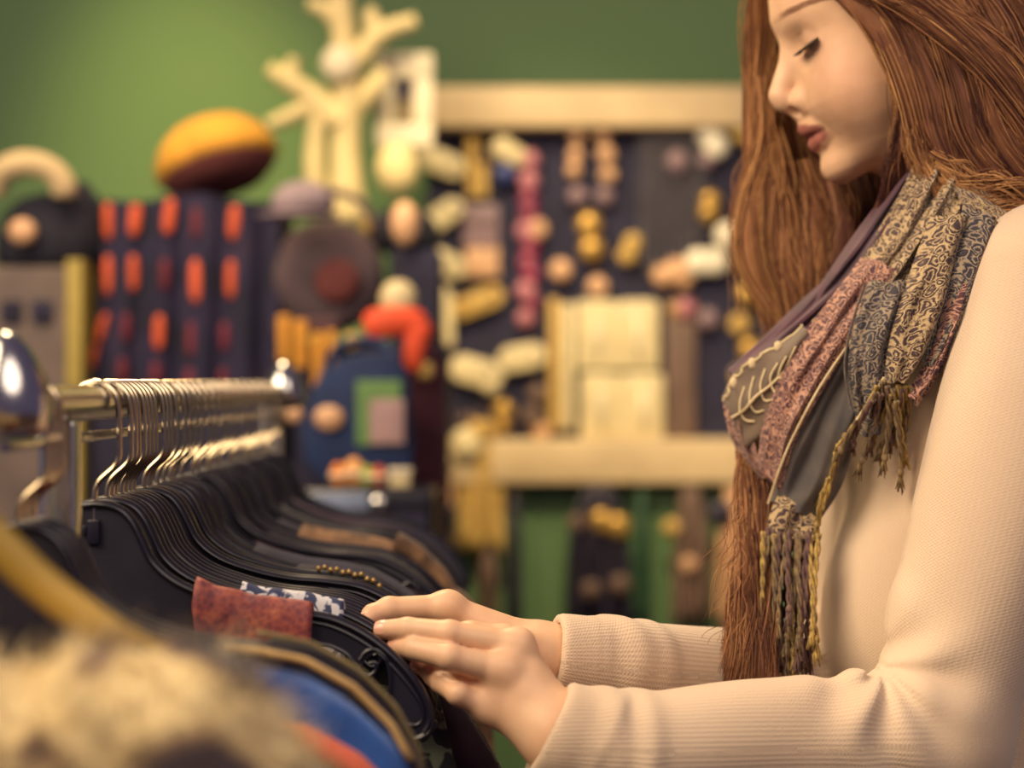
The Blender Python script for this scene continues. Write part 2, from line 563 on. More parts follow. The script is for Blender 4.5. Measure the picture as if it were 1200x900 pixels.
# ---- garments
def cloth(name, c1, c2, scale=30, rough=.8, bump=.25, sheen=.2):
    return mat(name, c1, rough, color2=c2, scale=scale, bump=bump, bscale=700, sheen=sheen)
def garment(y, hem, mats, label, cat, group=None, neck=.07, hw=.222, th=.010, drop=.0, rail=(RX, RZ), name='garment', fold=.003, trim=None, zoff=.004, seed=0, flare=.04):
    """cloth hung over a hanger: two faces joined over the shoulders, open at the neck"""
    g = empty(name, (rail[0], y, rail[1]))
    tag(g, label, cat, group)
    r_ = random.Random(seed + int(y * 1000))
    nu, nv = 46, 26
    us = np.linspace(-hw, hw, nu)
    # parametrise the shoulder so the outer ends turn down
    mb = MB()
    ph = r_.uniform(0, 6); ph2 = r_.uniform(0, 6)
    front = []; back = []
    for i, u in enumerate(us):
        e = abs(u)
        zt = rim_z(min(e, .205 * K)) + zoff - drop
        if e > .205 * K: zt -= ((e - .205 * K) / (hw - .205 * K + 1e-6)) ** 2 * .05
        if e < neck: zt = rim_z(neck) + zoff - drop - .11 * (1 - (e / neck) ** 2)
        cf = []; cb = []
        for j in range(nv):
            t = j / (nv - 1)
            z = zt + (hem - zt) * (t ** 1.15)
            d = th * (1 - math.exp(-t * 60)) * (.55 + .45 * math.cos(u / hw * PI / 2) ** .5 if abs(u) < hw else .55)
            w = fold * min(1, t * 3) * (math.sin(u * 75 + ph) + .6 * math.sin(u * 130 + ph2 + t * 3))
            uu = u * (1 + flare * (1 - math.exp(-8 * t)))
            cf.append((uu, -d * .5 + w, z)); cb.append((uu, d * .5 + w, z))
        front.append(cf); back.append(cb)
    n = nu * nv
    vs_ = [p for c in front for p in c] + [p for c in back for p in c]
    fs_ = []
    for i in range(nu - 1):
        for j in range(nv - 1):
            a = i * nv + j
            fs_.append((a, a + 1, a + nv + 1, a + nv))
            fs_.append((n + a, n + a + nv, n + a + nv + 1, n + a + 1))
        a = i * nv
        fs_.append((a, a + nv, n + a + nv, n + a))
        a = i * nv + nv - 1
        fs_.append((a, n + a, n + a + nv, a + nv))
    for j in range(nv - 1):
        fs_.append((j, n + j, n + j + 1, j + 1))
        a = (nu - 1) * nv + j
        fs_.append((a, a + 1, n + a + 1, n + a))
    uv = [(p[0] * 5, p[2] * 5) for p in vs_]
    mb.add(vs_, fs_, 0, uv)
    mb.build('cloth', mats[0], g, world_coords=False, sharp=None)
    if trim:
        for (mt, u0, u1, dz, rr) in trim:
            for s in (1, -1):
                pts = []
                for u in np.linspace(u0, u1, 30):
                    zt = rim_z(min(u, .205 * K)) + zoff - drop + dz
                    if u > .205 * K: zt -= ((u - .205 * K) / (hw - .205 * K + 1e-6)) ** 2 * .05
                    pts.append((s * u, -th * .32 if dz > -.005 else -th * .5 - .002, zt + (.0012 if dz > -.005 else 0)))
                MB().tube(pts, rr, 8).build('piping', mt, g, world_coords=False, sharp=None)
    return g

M_red = NT('red_brocade')
uvn = M_red.n('TexCoord')
vo = M_red.n('TexVoronoi'); vo.inputs['Scale'].default_value = 260; M_red.l(uvn.outputs['Object'], vo.inputs['Vector'])
nn = M_red.noise(uvn.outputs['Object'], 55, 5, .65, dist=1.2)
f = M_red.math('ADD', M_red.math('MULTIPLY', vo.outputs['Distance'], .28), M_red.math('MULTIPLY_ADD', nn.outputs['Fac'], .75, .22))
M_red.l(M_red.ramp(f, [(.50, '#451f2e'), (.70, '#7c363a'), (.92, '#a5543f'), (1.0, '#c08a5c')]), M_red.b.inputs['Base Color'])
M_red.set(Roughness=.6); M_red.bump(f, .6, .001); M_red = M_red.m
def spots(name, ground, spot, scale, thr=.5):
    m = NT(name)
    t_ = m.n('TexCoord'); n_ = m.noise(t_.outputs['Object'], scale, 1.5, dist=.6)
    m.l(m.ramp(n_.outputs['Fac'], [(thr - .03, ground), (thr + .03, spot)]), m.b.inputs['Base Color'])
    m.set(Roughness=.75)
    return m.m
M_bluefl = spots('blue_white_floral', '#2a3358', '#c2c0c8', 110)
M_greenfl = spots('green_grey_floral', '#1f2029', '#6c735f', 90, .55)
M_navy = cloth('navy_cloth', '#1c1b2e', '#2a2840')
M_plum = cloth('plum_cloth', '#2e1c30', '#472a40')
M_olive = cloth('dark_olive_cloth', '#221f22', '#332d28')
M_olive_t = cloth('olive_piping', '#6a5a38', '#8b7848')
M_blue = cloth('blue_satin', '#1f3f7e', '#2f5fae', 18, .35, .1)
M_gold_t = cloth('gold_piping', '#b08c54', '#d0ae72')
M_coral = cloth('coral_trim', '#c4523c', '#d9694a')
M_brown = cloth('brown_fur_cloth', '#4c3528', '#8a6648', 60, .9, .6)
M_beige = cloth('beige_cloth', '#8b7856', '#a8946c')
M_char = cloth('charcoal_cloth', '#201e28', '#302c38')

def strapdress(y, u0, u1, mt, label, group=None, body=True, low=-.22, dz=.0, mt_body=None):
    g = empty('strap_dress', (RX, y, RZ))
    tag(g, label, 'dress', group)
    for s in (1, -1):
        mb = MB()
        nu = 22
        rows = []
        for i in range(nu):
            u = u0 + (u1 - u0) * i / (nu - 1)
            zt = rim_z(u) + dz - .0016
            rr = .0056 + .0006 * math.sin(i * 1.3)
            col = []
            prof = [(-.0075, -.16), (-.0078, -.10), (-.0074, -.06), (-.0072, -.03), (-.0068, -.012), (-rr, .001), (-rr * .6, .0047), (0, .0060), (rr * .6, .0047), (rr, .001), (.0068, -.012), (.0072, -.05), (.0074, -.10), (.0076, -.16)]
            for (yy, zz) in prof:
                uu = u - (zz * .15 if zz < 0 else 0) * 0 + .0012 * math.sin(zz * 160 + i)
                col.append((s * uu, yy + .0008 * math.sin(i * .9 + zz * 90), zt + zz))
            rows.append(col)
        k = len(rows[0])
        vs_ = [p for c in rows for p in c]; fs_ = []
        for i in range(nu - 1):
            for j in range(k - 1):
                a = i * k + j
                fs_.append((a, a + 1, a + k + 1, a + k))
        mb.add(vs_, fs_, 0)
        o = mb.build('strap', mt, g, world_coords=False, sharp=None)
        sol = o.modifiers.new('thickness', 'SOLIDIFY'); sol.thickness = .0012; sol.offset = 0
    if body:
        b = MB(); n = 40; vs_ = []; fs_ = []
        for j, z in enumerate(np.linspace(low, -.75, 14)):
            for i in range(n):
                a = 2 * PI * i / n
                w = .17 + .03 * j / 13
                vs_.append((w * math.cos(a), .0065 * math.sin(a) * (1 + .2 * math.sin(a * 5)), z + .02 * abs(math.cos(a)) * (j == 0)))
        for j in range(13):
            for i in range(n):
                i2 = (i + 1) % n
                fs_.append((j * n + i, (j + 1) * n + i, (j + 1) * n + i2, j * n + i2))
        b.add(vs_, fs_)
        b.build('bodice', mt_body or mt, g, world_coords=False, sharp=None)
    return g

# near finial: blue satin with coral facing, olive coat; then the open hanger with the brocade strap
garment(1.038, -.80, [M_blue], 'blue satin dress with gold piping and coral facing on the hanger at the near finial', 'dress', neck=.118, hw=.215, th=.017, drop=.004, name='satin_dress',
        trim=[(M_gold_t, .114, .215, .0, .0021), (M_coral, .118, .20, -.040, .0075)])
garment(1.070, -.80, [M_olive], 'dark olive coat with ochre piping behind the blue satin dress', 'coat', neck=.130, hw=.224, th=.018, name='coat',
        trim=[(M_olive_t, .128, .222, .001, .0015)])
strapdress(1.228, .062 * K, .134 * K, M_red, 'red brocade strap dress on the hanger under the woman\'s fingertips', dz=.002)
strapdress(1.266, .085 * K, .150 * K, M_bluefl, 'blue and white floral strap dress behind the red brocade dress', mt_body=M_navy, dz=.003)
garment(1.281, -.78, [M_greenfl], 'dark green floral blouse at the hand, behind the floral strap dress', 'blouse', neck=.165, hw=.232, th=.010, name='blouse', drop=.004)
garment(1.312, -.80, [M_plum], 'plum dress hanging below the woman\'s hands', 'dress', neck=.17, hw=.226, th=.010, name='dress', drop=.008, flare=.34)
garment(1.340, -.80, [M_beige], 'beige cardigan showing one pale edge under the woman\'s hands', 'cardigan', neck=.205, hw=.238, th=.010, name='cardigan', drop=.030)
garment(1.400, -.80, [M_navy], 'navy blouse with gold sequins near the tip of the floral strap', 'blouse', neck=.14, hw=.224, name='blouse')
sq = HANGERS  # sequins on that blouse
FARG = [(1.475, M_char, .10), (1.53, M_navy, .06), (1.595, M_plum, .05), (1.67, M_char, .05), (1.75, M_navy, .05), (1.85, M_char, .045), (1.95, M_plum, .045), (2.05, M_navy, .045)]
FL = {id(M_char): 'charcoal jacket', id(M_navy): 'navy jacket', id(M_plum): 'plum jacket'}
for (y, m_, nk) in FARG:
    garment(y, -.80, [m_], FL[id(m_)] + ' in the dark run of clothes towards the far finial', 'jacket', 'dark jackets towards the far finial', neck=nk, hw=.228, th=.018, name='jacket', fold=.002)
garment(1.71, -.80, [M_brown], 'brown fur-trimmed coat among the dark jackets on the rail', 'coat', neck=.08, hw=.246, th=.026, name='coat', zoff=.012, trim=[(M_brown, .165, .245, .003, .008)])
garment(1.80, -.80, [M_char], 'black coat with a coral shoulder edge behind the brown coat', 'coat', neck=.06, hw=.240, th=.018, name='coat', trim=[(M_coral, .20, .236, .002, .004)])
# little gold beads along a shoulder seam
M_goldbead = mat('gold_beads', '#9c8050', .4, metal=.6)
bd = empty('beaded_trim', (RX, 1.437, RZ)); tag(bd, 'row of gold beads clipped on the hanger past the floral strap', 'trim')
bmh = MB().ball((0, 0, 0), .0022, 8, 6).mesh('bead', M_goldbead)
for k in range(11):
    u = .118 * K + k * .0046
    o = link('bead', bmh, bd, world_coords=False); o.location = (u, -.002, rim_z(u) + .0058 + .0014 * (k % 2))

# ---- second rack in the foreground: rail out of frame, wooden hanger and fluffy coat reach into view
R2X, R2Z = -.330, 1.300
rack2 = empty('garment_rack', (R2X, .55, 0))
tag(rack2, 'nearer garment rack whose wooden hanger and fluffy coat lean into view', 'rack')
MB().tube([(R2X, .20, R2Z), (R2X, .955, R2Z)], .0115, 16).build('rail', M_chrome, rack2)
for yy in (.23, .93):
    MB().box(R2X - .011, R2X + .011, yy - .011, yy + .011, .06, R2Z - .009, bev=.002).build('post', M_chrome, rack2)
    MB().box(R2X - .22, R2X + .22, yy - .014, yy + .014, .0, .06, bev=.004).build('foot_bar', M_chrome, rack2)
M_gold = mat('honey_wood', '#94782c', .5, color2='#b89440', scale=12)
wh = empty('coat_hanger', (R2X, .85, R2Z)); tag(wh, 'honey-coloured wooden hanger leaning in from the nearer rack', 'hanger')
pts = [(u * 1.0, 0, -.058 + v) for (u, v) in ((-.21, -.14), (-.15, -.10), (-.10, -.06), (-.05, -.02), (0, 0), (.05, -.020), (.1007, -.0646), (.1186, -.0815), (.1488, -.1036), (.18, -.122), (.215, -.150))]
MB().tube(spline(pts, 50), np.interp(np.linspace(-1, 1, 50), [-1, 0, 1], [.0075, .010, .0075]), 12, squash=.8).build('arm', M_gold, wh, world_coords=False, sharp=None)
R_ = .0146
hp = [(0, 0, -.058), (0, 0, -.03), (.012, 0, -.02), (R_, 0, -.004)] + [(R_ * math.cos(PI * k / 10), 0, R_ * math.sin(PI * k / 10)) for k in range(0, 11)]
MB().tube(spline(hp, 40), .0017, 8).build('hook', M_steel, wh, world_coords=False, sharp=None)
M_plaid = spots('plum_coral_print', '#2a1f33', '#b0503c', 22, .56)
garment(.862, -.78, [M_plaid], 'plum and coral print blouse on the honey-coloured wooden hanger', 'blouse', neck=.10, hw=.236, th=.022, drop=.052, rail=(R2X, R2Z), name='blouse', zoff=-.012)

def fluffy_sdf(p):
    q = [P(0, 900, .80), P(115, 868, .795), P(200, 862, .79), P(262, 940, .79), P(300, 1050, .79), P(320, 1300, .79)]
    r = [.030, .032, .033, .036, .042, .050]
    d = np.full(len(p), 9.0)
    d = smin(d, rcone(p, np.array([R2X, .80, 1.15]), q[0], .020, r[0]), .02)
    for i in range(5): d = smin(d, rcone(p, q[i], q[i + 1], r[i], r[i + 1]), .02)
    d = smin(d, ellip(p, (R2X + .04, .79, .93), (.15, .035, .22)), .03)
    d = d + .004 * np.sin(p[:, 0] * 110 + p[:, 2] * 60) * np.sin(p[:, 2] * 95 + 1) + .002 * np.sin(p[:, 0] * 260) * np.sin(p[:, 2] * 240 + p[:, 1] * 200)
    return d
fluff = empty('fluffy_coat', (R2X, .80, 1.1)); tag(fluff, 'fluffy cream coat with dark brown blotches on the nearer rack', 'coat')
M_fluff = NT('cream_fleece')
t_ = M_fluff.n('TexCoord'); n_ = M_fluff.noise(t_.outputs['Object'], 22, 1, .4); n3_ = M_fluff.noise(t_.outputs['Object'], 160, 2)
cA = M_fluff.ramp(n_.outputs['Fac'], [(.38, '#3c2c32'), (.43, '#8a6e50'), (.49, '#e2ca94'), (1, '#f0deb2')])
M_fluff.l(cA, M_fluff.b.inputs['Base Color']); M_fluff.set(Roughness=.9, Sheen_Weight=.3); M_fluff = M_fluff.m
v, q = sdf_mesh(fluffy_sdf, (-.56, .70, .66), (.02, .87, 1.24), .006)
link('fleece', np_mesh('fleece', v, q, M_fluff), fluff)
fr_ = np.random.RandomState(5)
vis = np.argwhere((v[:, 2] > .98) & (v[:, 1] < .82) & (v[:, 0] > -.36)).ravel()
pick = v[fr_.choice(vis, 12000)] + fr_.normal(0, .002, (12000, 3))
gr = np.stack([fluffy_sdf(pick + np.eye(3)[i] * .002) - fluffy_sdf(pick - np.eye(3)[i] * .002) for i in range(3)], 1)
gr /= np.linalg.norm(gr, axis=1, keepdims=True)
dv_ = gr * .6 + fr_.normal(0, .75, gr.shape)
ln_ = fr_.uniform(.003, .009, 12000)[:, None]
st = np.stack([pick - gr * .002, pick + dv_ * ln_ * .5, pick + dv_ * ln_ + fr_.normal(0, .003, gr.shape)], 1)
def strands_mesh(S, rad):
    n, s, _ = S.shape
    V = np.zeros((n, s, 3, 3))
    for k in range(3):
        a = 2 * PI * k / 3
        V[:, :, k] = S + rad[None, :, None] * np.array([math.cos(a), math.sin(a) * .7, math.sin(a) * .7])
    idx = np.arange(n * s * 3).reshape(n, s, 3)
    return V.reshape(-1, 3), np.concatenate([np.stack([idx[:, :-1, k], idx[:, :-1, (k + 1) % 3], idx[:, 1:, (k + 1) % 3], idx[:, 1:, k]], -1).reshape(-1, 4) for k in range(3)])
V_, Q_ = strands_mesh(st, np.array([.00035, .0003, .0001]))
tag(link('fleece_tufts', np_mesh('fleece_tufts', V_, Q_, M_fluff), fluff), kind='stuff')
hp2 = [(0, 0, -.08), (0, 0, -.03), (.012, 0, -.02), (R_, 0, -.004)] + [(R_ * math.cos(PI * k / 10), 0, R_ * math.sin(PI * k / 10)) for k in range(0, 11)]
ch = empty('coat_hanger', (R2X, .80, R2Z)); tag(ch, 'steel-hooked hanger inside the fluffy cream coat', 'hanger')
MB().tube(spline(hp2, 40), .0017, 8).build('hook', M_steel, ch, world_coords=False, sharp=None)
MB().tube(spline([(-.17, 0, -.22), (-.08, 0, -.17), (0, 0, -.08), (.06, 0, -.165), (.10, 0, -.215)], 30), .006, 8).build('arm', M_black, ch, world_coords=False, sharp=None)

# ================================================================ DISPLAYS BEHIND
D1 = 3.50                                        # jewellery board plane
def W(px, d): return (px - 600.0) / FPX * d
def H(py, d): return CAMZ - (py - 450.0) / FPX * d
board = empty('jewellery_board', (W(700, D1), D1, H(540, D1)))
tag(board, 'navy jewellery board with cream top and bottom beams on the green wall', 'board')
bx0, bx1 = W(500, D1), W(1010, D1)
MB().box(bx0, bx1, D1 + .02, D1 + .06, H(565, D1), H(104, D1)).build('felt_panel', M_felt, board, smooth=False)
MB().box(W(503, D1), bx1 + .03, D1 - .035, D1 + .06, H(152, D1), H(104, D1), bev=.006).build('top_beam', M_cream, board)
MB().box(W(500, D1), bx1 + .03, D1 - .045, D1 + .06, H(566, D1), H(514, D1), bev=.006).build('bottom_beam', M_cream, board)
MB().box(bx1, bx1 + .03, D1 - .02, D1 + .06, H(514, D1), H(152, D1), bev=.004).build('side_post', M_cream, board)
for sx in (bx0 + .05, bx1 - .04):
    MB().box(sx - .012, sx + .012, D1 + .05, YW - .004, H(300, D1), H(260, D1)).build('bracket', M_cream, board, smooth=False)

JB = dict(cream=mat('jewel_cream', '#d9c79a', .45, var=.08), gold=mat('jewel_gold', '#b8924a', .35, metal=.5), pink=mat('jewel_pink', '#b5707c', .35),
          wine=mat('jewel_wine', '#8a3050', .3), mauve=mat('jewel_mauve', '#8a7078', .5), grey=mat('chain_grey', '#6a6468', .4, metal=.6), peach=mat('jewel_peach', '#cda07a', .45),
          brown=mat('jewel_brown', '#6a5348', .6), blue=mat('jewel_blue', '#34407c', .4), dark=mat('jewel_dark', '#2a2436', .5), white=mat('jewel_white', '#e6dcc6', .4), ochre=mat('jute_ochre', '#b08a44', .8, color2='#cfae66', scale=60),
          lime=mat('lime_tag', '#7fa03c', .6))
DJ = D1 + .004                                   # things hang just before the felt
G_TAG = 'cream wooden tags'
def slug(px0, py0, px1, py1, w, m, label, cat='tag', group=None, d=DJ, name='wooden_tag', holes=True):
    """rounded bar between two points"""
    a = np.array([W(px0, d), H(py0, d)]); b = np.array([W(px1, d), H(py1, d)])
    r = w / 2 / FPX * d
    ax = b - a; L_ = np.linalg.norm(ax); ax /= L_; nn = np.array([-ax[1], ax[0]])
    poly = []
    for k in range(9):
        an = PI / 2 + PI * k / 8
        poly.append(a + ax * (r + math.cos(an) * r) + nn * math.sin(an) * r)
    for k in range(9):
        an = -PI / 2 + PI * k / 8
        poly.append(b + ax * (-r + math.cos(an) * r) + nn * math.sin(an) * r)
    c = (a + b) / 2
    root = empty(name, (c[0], d, c[1])); tag(root, label, cat, group)
    MB().prism([(p[0], p[1]) for p in poly], d - .016, d - .002, bev=.003).build('slab', m, root)
    MB().tube([(b[0] - ax[0] * r, d - .020, b[1] - ax[1] * r), (b[0] - ax[0] * r, d + .018, b[1] - ax[1] * r)], r * .22, 8).build('peg', JB['brown'], root)
    return root
C_ = JB['cream']
slug(484, 178, 545, 202, 28, C_, 'cream wooden tag sloping down to the right beneath the picture frame')
slug(486, 276, 541, 238, 26, C_, 'cream wooden tag sloping up, upper arm of the arrow shape')
slug(476, 286, 545, 320, 28, C_, 'cream wooden tag sloping down, lower arm of the arrow shape')
slug(530, 366, 590, 342, 26, JB['ochre'], 'ochre two-lobed tag below the arrow-shaped pair')
slug(517, 335, 520, 412, 26, C_, 'tall cream leaf tag beside the orange scarf')
slug(584, 424, 640, 414, 30, C_, 'cream flat tag left of the pale hair-comb strip')
slug(527, 428, 590, 444, 32, C_, 'cream lumpy tag pair low on the board')
def discs(items, label, cat, name, group=None, wire=True, d=DJ, depth=.55):
    """a strand: beads at given spots on one thread"""
    xs = [W(i[0], d) for i in items]; zs = [H(i[1], d) for i in items]
    root = empty(name, (sum(xs) / len(xs), d, min(zs))); tag(root, label, cat, group)
    for (px, py, r_, mk) in items:
        r = r_ / FPX * d
        MB().ball((W(px, d), d - r * depth - .001, H(py, d)), r, 14, 9, s=(1, depth, 1)).build('bead', JB[mk], root, sharp=None)
    if wire:
        top = [(xs[0], d - .006, H(148, d))] if items[0][1] < 330 else []
        pts = top + [(x, d - .006, z) for x, z in zip(xs, zs)]
        if len(pts) > 1: MB().tube(pts, .0016, 6).build('thread', JB['dark'], root, sharp=None)
    return root
discs([(621, 188, 11, 'pink'), (619, 212, 12, 'pink'), (619, 234, 11, 'wine'), (620, 253, 11, 'wine'), (616, 271, 12, 'pink'), (630, 269, 12, 'peach'), (621, 289, 10, 'wine'), (618, 307, 11, 'wine'), (622, 322, 11, 'wine'), (616, 341, 12, 'pink'), (623, 354, 10, 'wine'), (616, 373, 11, 'pink')],
      'long necklace of pink and wine beads hanging from the top beam', 'necklace', 'bead_necklace')
discs([(676, 160, 9, 'peach'), (674, 182, 9, 'peach'), (672, 200, 9, 'peach'), (676, 230, 11, 'mauve'), (690, 264, 15, 'gold'), (693, 292, 15, 'gold'), (700, 336, 12, 'peach'), (708, 230, 11, 'mauve'), (712, 205, 10, 'peach'), (710, 182, 11, 'peach'), (706, 160, 9, 'peach')],
      'looped peach and gold bead necklace hanging from two points of the beam', 'necklace', 'bead_necklace')
discs([(657, 317, 13, 'peach')], 'single peach disc pendant left of the looped necklace', 'pendant', 'disc_pendant')
discs([(590, 176, 15, 'cream'), (604, 184, 13, 'cream'), (592, 204, 13, 'blue')], 'cream and blue shell pendant at the top of the board', 'pendant', 'shell_pendant')
discs([(741, 285, 11, 'ochre'), (734, 300, 11, 'ochre')], 'ochre double drop hanging at the grey chains', 'pendant', 'drop_pendant', wire=False)
discs([(793, 190, 13, 'mauve')], 'mauve disc among the grey chains', 'pendant', 'disc_pendant')
discs([(832, 236, 12, 'gold'), (830, 250, 12, 'gold')], 'yellow ring pair beside the grey chains', 'ring', 'ring_pair')
discs([(852, 277, 16, 'white')], 'pale disc earring near the woman\'s hair', 'earring', 'disc_earring')
discs([(871, 156, 15, 'ochre')], 'ochre rosette at the beam near the woman\'s hair', 'rosette', 'rosette')
discs([(776, 324, 13, 'peach'), (792, 318, 15, 'peach'), (800, 328, 11, 'peach')], 'cluster of peach shells below the grey chains', 'brooch', 'shell_brooch', wire=False)
discs([(818, 308, 16, 'white'), (836, 307, 16, 'white')], 'white double-shell brooch beside the peach cluster', 'brooch', 'shell_brooch', wire=False)
discs([(803, 362, 12, 'pink')], 'pink disc earring above the dark strip', 'earring', 'disc_earring')
discs([(829, 374, 12, 'mauve')], 'mauve disc earring right of the pink one', 'earring', 'disc_earring')
discs([(515, 455, 12, 'ochre')], 'ochre disc earring at the lower edge of the board', 'earring', 'disc_earring')
discs([(517, 486, 12, 'peach')], 'peach disc earring just above the bottom beam', 'earring', 'disc_earring')
discs([(590, 481, 13, 'gold'), (588, 500, 10, 'gold')], 'gold double drop standing over the bottom beam', 'earring', 'drop_earring')
discs([(829, 156, 14, 'white'), (838, 172, 15, 'white'), (828, 188, 10, 'mauve')], 'white blossom pendant at the top beam', 'pendant', 'blossom_pendant')
discs([(872, 310, 13, 'gold'), (876, 345, 15, 'gold'), (866, 380, 13, 'ochre'), (878, 410, 14, 'gold'), (868, 440, 12, 'ochre')], 'gold coin necklace hanging beside the woman\'s hair', 'necklace', 'coin_necklace')
discs([(630, 462, 12, 'brown'), (624, 488, 14, 'brown'), (634, 505, 11, 'peach')], 'brown nut bead drop left of the cream comb strip', 'pendant', 'bead_pendant', wire=False)
discs([(575, 452, 11, 'cream'), (548, 494, 10, 'brown')], 'cream and brown bead pair low on the board', 'earring', 'bead_earring', wire=False)
# grey chains: each its own
for k, (px, y1) in enumerate(((752, 300), (760, 312), (769, 306), (779, 318), (788, 300), (798, 312), (806, 296), (815, 300), (823, 268))):
    root = empty('chain', (W(px, D1), DJ, H(y1, D1))); tag(root, 'long grey metal chain hanging in the bundle below the top beam', 'chain', 'grey chains on the board')
    pts = [(W(px - 2.2, DJ), DJ - .005, H(150, DJ)), (W(px - 2.6, DJ), DJ - .006, H((150 + y1) / 2, DJ)), (W(px, DJ), DJ - .007, H(y1, DJ)), (W(px + 2.6, DJ), DJ - .006, H((150 + y1) / 2, DJ)), (W(px + 2.2, DJ), DJ - .005, H(150, DJ))]
    MB().tube(spline(pts, 40), .0018, 6).build('links', JB['grey'], root, sharp=None)
    MB().ball((W(px, DJ), DJ - .007, H(y1 + 4, DJ)), .007, 8, 6).build('charm', JB['grey'], root, sharp=None)
# gold fringe earrings
for (px, label) in ((553, 'gold bar fringe hanging left of the shell pendant'), (566, 'gold bar fringe hanging right of its twin')):
    root = empty('fringe_earring', (W(px, DJ), DJ, H(230, DJ))); tag(root, label, 'earring')
    MB().box(W(px - 6, DJ), W(px + 6, DJ), DJ - .010, DJ - .001, H(232, DJ), H(158 if px < 560 else 192, DJ), bev=.003).build('bar', JB['ochre'], root)
    MB().tube([(W(px, DJ), DJ - .005, H(152, DJ)), (W(px, DJ), DJ - .005, H(195, DJ))], .002, 6).build('loop', JB['gold'], root)
root = empty('earring_card', (W(563, DJ), DJ, H(325, DJ))); tag(root, 'mauve and cream earring card beside the bead necklace', 'card')
MB().box(W(543, DJ), W(584, DJ), DJ - .006, DJ - .001, H(288, DJ), H(240, DJ), bev=.001).build('card', JB['mauve'], root)
MB().box(W(546, DJ), W(585, DJ), DJ - .010, DJ - .002, H(325, DJ), H(290, DJ), bev=.003).build('pocket', JB['peach'], root)
for px in (552, 572): MB().ball((W(px, DJ), DJ - .010, H(258, DJ)), .012, 10, 7, s=(1, .5, 1)).build('stud', JB['mauve'], root, sharp=None)
# pale cards with two rounded lobes
def lobed(px0, py0, px1, py1, label):
    x0, x1, z0, z1 = W(px0, DJ), W(px1, DJ), H(py1, DJ), H(py0, DJ)
    root = empty('display_card', ((x0 + x1) / 2, DJ, z0)); tag(root, label, 'card')
    poly = [(x0, z0), (x1, z0)]
    n = 10; wd = (x1 - x0) / 2; hgt = .012
    for c in (1, 0):
        cx = x0 + wd * (c + .5)
        for k in range(n + 1):
            a = PI * k / n
            sg = 1 if math.cos(a) > 0 else -1
            poly.append((cx + wd / 2 * sg * abs(math.cos(a)) ** .4, z1 - hgt + hgt * math.sin(a) ** .6))
    MB().prism(poly, DJ - .014, DJ - .002, bev=.002).build('card', C_, root)
    for c in (.25, .75):
        MB().tube([(x0 + (x1 - x0) * c, DJ - .017, z1 - .03), (x0 + (x1 - x0) * c, DJ - .017, z0 + .02)], .004, 6).build('raised_line', JB['white'], root, sharp=None)
lobed(675, 352, 771, 433, 'cream two-lobed display card, upper of the stacked pair')
lobed(680, 437, 777, 513, 'cream two-lobed display card resting on the bottom beam, lower of the pair')
root = empty('comb_strip', (W(655, DJ), DJ, H(503, DJ))); tag(root, 'tall pale strip of combs left of the lobed cards', 'strip')
MB().box(W(643, DJ), W(656, DJ), DJ - .010, DJ - .001, H(503, DJ), H(350, DJ), bev=.002).build('strip', JB['ochre'], root)
MB().box(W(658, DJ), W(672, DJ), DJ - .010, DJ - .001, H(503, DJ), H(356, DJ), bev=.002).build('strip', C_, root)
root = empty('leather_strip', (W(797, DJ), DJ, H(513, DJ))); tag(root, 'dark brown leather belt strip hanging right of the lobed cards', 'belt')
MB().box(W(780, DJ), W(815, DJ), DJ - .008, DJ - .001, H(513, DJ), H(350, DJ), bev=.002).build('strap', JB['brown'], root)
MB().box(W(784, DJ), W(811, DJ), DJ - .014, DJ - .008, H(372, DJ), H(356, DJ), bev=.002).build('buckle', JB['gold'], root)
# below the bottom beam: hanging bundles before the green wall
DL = 3.47
MB().box(bx0, bx1, D1 + .012, D1 + .05, H(745, D1), H(567, D1)).build('lower_panel', M_wall, board, smooth=False)
def bundle(px0, px1, py0, py1, m, label, cat, name, n=7, extra=(), d=DL, group=None):
    r_ = random.Random(px0)
    root = empty(name, (W((px0 + px1) / 2, d), d, H(py1, d))); tag(root, label, cat, group)
    cx = W((px0 + px1) / 2, d); hw_ = (W(px1, d) - W(px0, d)) / 2
    MB().tube([(cx, d, H(py0 - 14, d)), (cx, d, H(py0 + 6, d))], .004, 6).build('cord', JB['brown'], root)
    for k in range(n):
        f_ = -1 + 2 * (k + .5) / n
        pts = [(cx + f_ * hw_ * .35, d - .004, H(py0, d)), (cx + f_ * hw_ * .8, d - .012 + r_.uniform(-.012, .012), H(py0 + (py1 - py0) * .35, d)), (cx + f_ * hw_, d + r_.uniform(-.012, .008), H(py1 - r_.uniform(0, 14), d))]
        MB().tube(spline(pts, 12), [hw_ / n * x for x in np.interp(np.linspace(0, 1, 12), [0, .3, 1], [.8, 1.15, 1.0])], 8).build('strand', m, root, sharp=None)
    for (px, py, r, mk) in extra:
        rr = r / FPX * d
        MB().ball((W(px, d), d - .022, H(py, d)), rr, 12, 8, s=(1, .5, 1)).build('charm', JB[mk], root, sharp=None)
    return root
bundle(660, 742, 566, 738, JB['dark'], 'dark bundle of scarves with gold medallions hanging below the beam', 'scarf bundle', 'scarf_bundle', 9, ((704, 610, 15, 'gold'), (724, 616, 15, 'gold'), (676, 612, 12, 'brown'), (726, 684, 13, 'brown'), (692, 690, 12, 'brown')))
bundle(536, 592, 492, 650, JB['ochre'], 'ochre jute tassel hung over the bottom beam', 'tassel', 'jute_tassel', 7, ((548, 520, 20, 'cream'), (562, 506, 14, 'ochre')))
bundle(502, 534, 508, 650, JB['peach'], 'pale fringe beside the jute tassel', 'fringe', 'pale_fringe', 4, ((515, 540, 18, 'cream'),))
